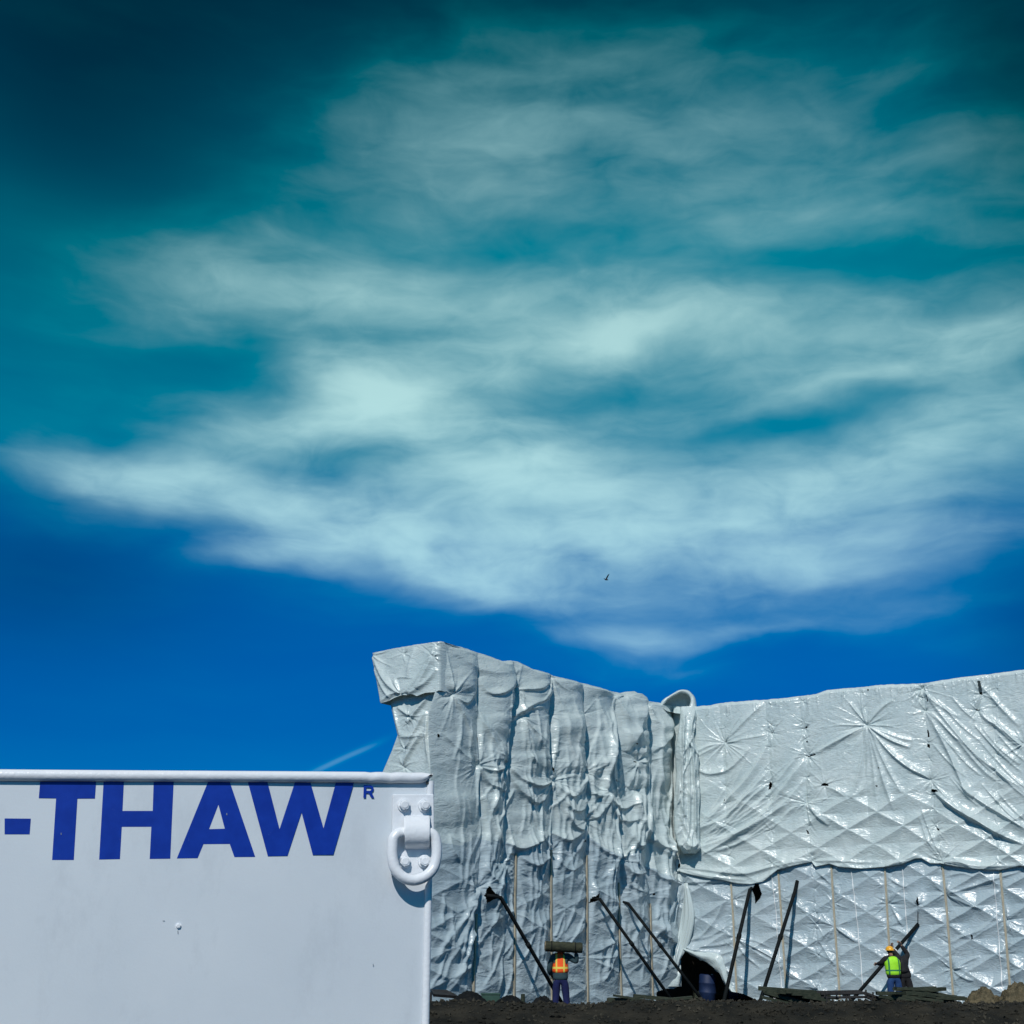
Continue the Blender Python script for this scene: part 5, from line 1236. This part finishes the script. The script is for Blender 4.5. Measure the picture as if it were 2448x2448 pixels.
# heaps
def heap(name, pxc, ytop, Y, rx, ry, m, label, cat, seed, rough=.25, kind=None, fr=1.4):
    top = PY(pxc, ytop, Y); g0 = float(gz(top.x, Y)) - .12; H_ = top.z - g0
    n = 90; a = np.linspace(-1.25, 1.25, n); U, V_ = np.meshgrid(a, a); rr = np.sqrt(U ** 2 + V_ ** 2)
    z = H_ * np.clip(1 - rr ** 1.7, -.2, 1) * (1 + rough * fbm(U * 3, V_ * 3, seed, 3)) + .13 * rough * fbm(U * 9 * fr, V_ * 9 * fr, seed + 3, 4) * 2
    P_ = np.stack([top.x + U * rx, Y + V_ * ry, g0 + z], -1)
    o = grid_mesh(name, P_, m, smooth=True); rebase(o, Vector((top.x, Y, g0))); tag(o, label, cat, kind=kind); return o
heap('soil_heap', 2352, 2366, 33.4, .85, .8, M_STRAW, 'brown heap of straw and soil near the right edge of the site', 'soil heap', 4, .28)
heap('soil_heap', 2425, 2352, 33.0, .75, .8, M_STRAW, 'taller brown soil heap beyond the first one at the far right', 'soil heap', 14, .28)
heap('tarp_heap', 1122, 2371, 31.0, .55, .5, M_TARPB, 'rounded heap under a black tarp beside the trailer corner', 'tarp heap', 24, .12)
heap('tarp_heap', 1218, 2379, 31.2, .45, .5, M_TARPB, 'low black tarp heap right of the green crate', 'tarp heap', 34, .12)
heap('tarp_heap', 1300, 2384, 31.5, .5, .5, M_TARPB, 'low black tarp heap left of the worker with the mat', 'tarp heap', 44, .15)
# leaning panel by the trailer
p1, p2, p3, p4 = PY(1030, 2365, 31.4), PY(1068, 2366, 31.4), PY(1096, 2381, 31.1), PY(1036, 2376, 30.9)
bm = bmesh.new(); vsx = [bm.verts.new(v) for v in (p1, p2, p3, p4)]; vsb = [bm.verts.new(v + Vector((0, .03, -.06))) for v in (p1, p2, p3, p4)]
bm.faces.new(vsx); bm.faces.new(vsb[::-1])
for i in range(4): bm.faces.new((vsx[i], vsx[(i + 1) % 4], vsb[(i + 1) % 4], vsb[i]))
for a_, b_ in ((p1, p1), (p3, p3)):
    g_ = a_.copy(); g_.z = GZ + .5; tube(bm, [a_ - Vector((0, 0, .06)), g_], .03, 6)
o = meshobj('form_panel', bm, M_STEEL); rebase(o, p1); tag(o, 'flat dark panel on legs just right of the trailer corner', 'panel')
# green crate
cg_ = PY(1173, 2388, 31.6); gc = empty('green_crate', (cg_.x, cg_.y, float(gz(cg_.x, cg_.y)))); tag(gc, 'dark green crate between the black tarp heaps', 'crate')
zt = PY(1173, 2374, 31.6).z - gc.location.z
bm = bmesh.new(); box(bm, (0, 0, zt / 2 - .02), (.44, .4, zt - .04), bevel=.01); meshobj('body', bm, M_GREEN, gc, origin='local')
bm = bmesh.new(); box(bm, (0, 0, zt - .017), (.47, .43, .03), bevel=.008); meshobj('lid', bm, M_GREEN, gc, origin='local')
for sx in (-.223, .223):
    bm = bmesh.new(); box(bm, (sx, 0, zt * .6), (.012, .14, .03)); meshobj('handle', bm, M_STEEL, gc, origin='local')
# short stake
bm = bmesh.new(); s1 = PY(1250, 2376, 31.8); tube(bm, [s1, Vector((s1.x, s1.y, GZ + .3))], [.05, .045], 8); o = meshobj('wooden_stake', bm, M_BOARD); rebase(o, Vector((s1.x, s1.y, GZ + .3))); tag(o, 'short dark stake standing between two black tarp heaps', 'stake')

# ------------------------------------------------------------------ bird
bc = PY(1450, 1381, 80)
bm = bmesh.new()
tube(bm, [bc + Vector((-.09, 0, -.10)), bc + Vector((-.04, 0, -.10)), bc + Vector((.03, 0, -.105)), bc + Vector((.09, .0, -.12))], [.012, .038, .032, .010], 10)
def wing(pts, w0):
    pl = [bc + Vector(p) for p in pts]; prev = None
    for i, p_ in enumerate(pl):
        w = w0[i]; q = [bm.verts.new(p_ + Vector((-w, 0, -.3 * w))), bm.verts.new(p_ + Vector((0, -.008, .0))), bm.verts.new(p_ + Vector((w, 0, .3 * w))), bm.verts.new(p_ + Vector((0, .008, .0)))]
        if prev:
            for a in range(4): bm.faces.new((prev[a], prev[(a + 1) % 4], q[(a + 1) % 4], q[a]))
        else: bm.faces.new(q)
        prev = q
    bm.faces.new(prev[::-1])
wing([(-.02, -.02, -.09), (.03, -.06, .02), (.09, -.12, .12), (.13, -.16, .15)], [.045, .045, .035, .010])
wing([(-.05, .02, -.09), (-.09, .07, -.04), (-.13, .12, .0)], [.030, .025, .010])
o = meshobj('flying_bird', bm, M_BIRD, smooth=False); rebase(o, bc); o.scale = (1.35,) * 3; tag(o, 'small dark bird flying with raised wings below the clouds', 'bird')
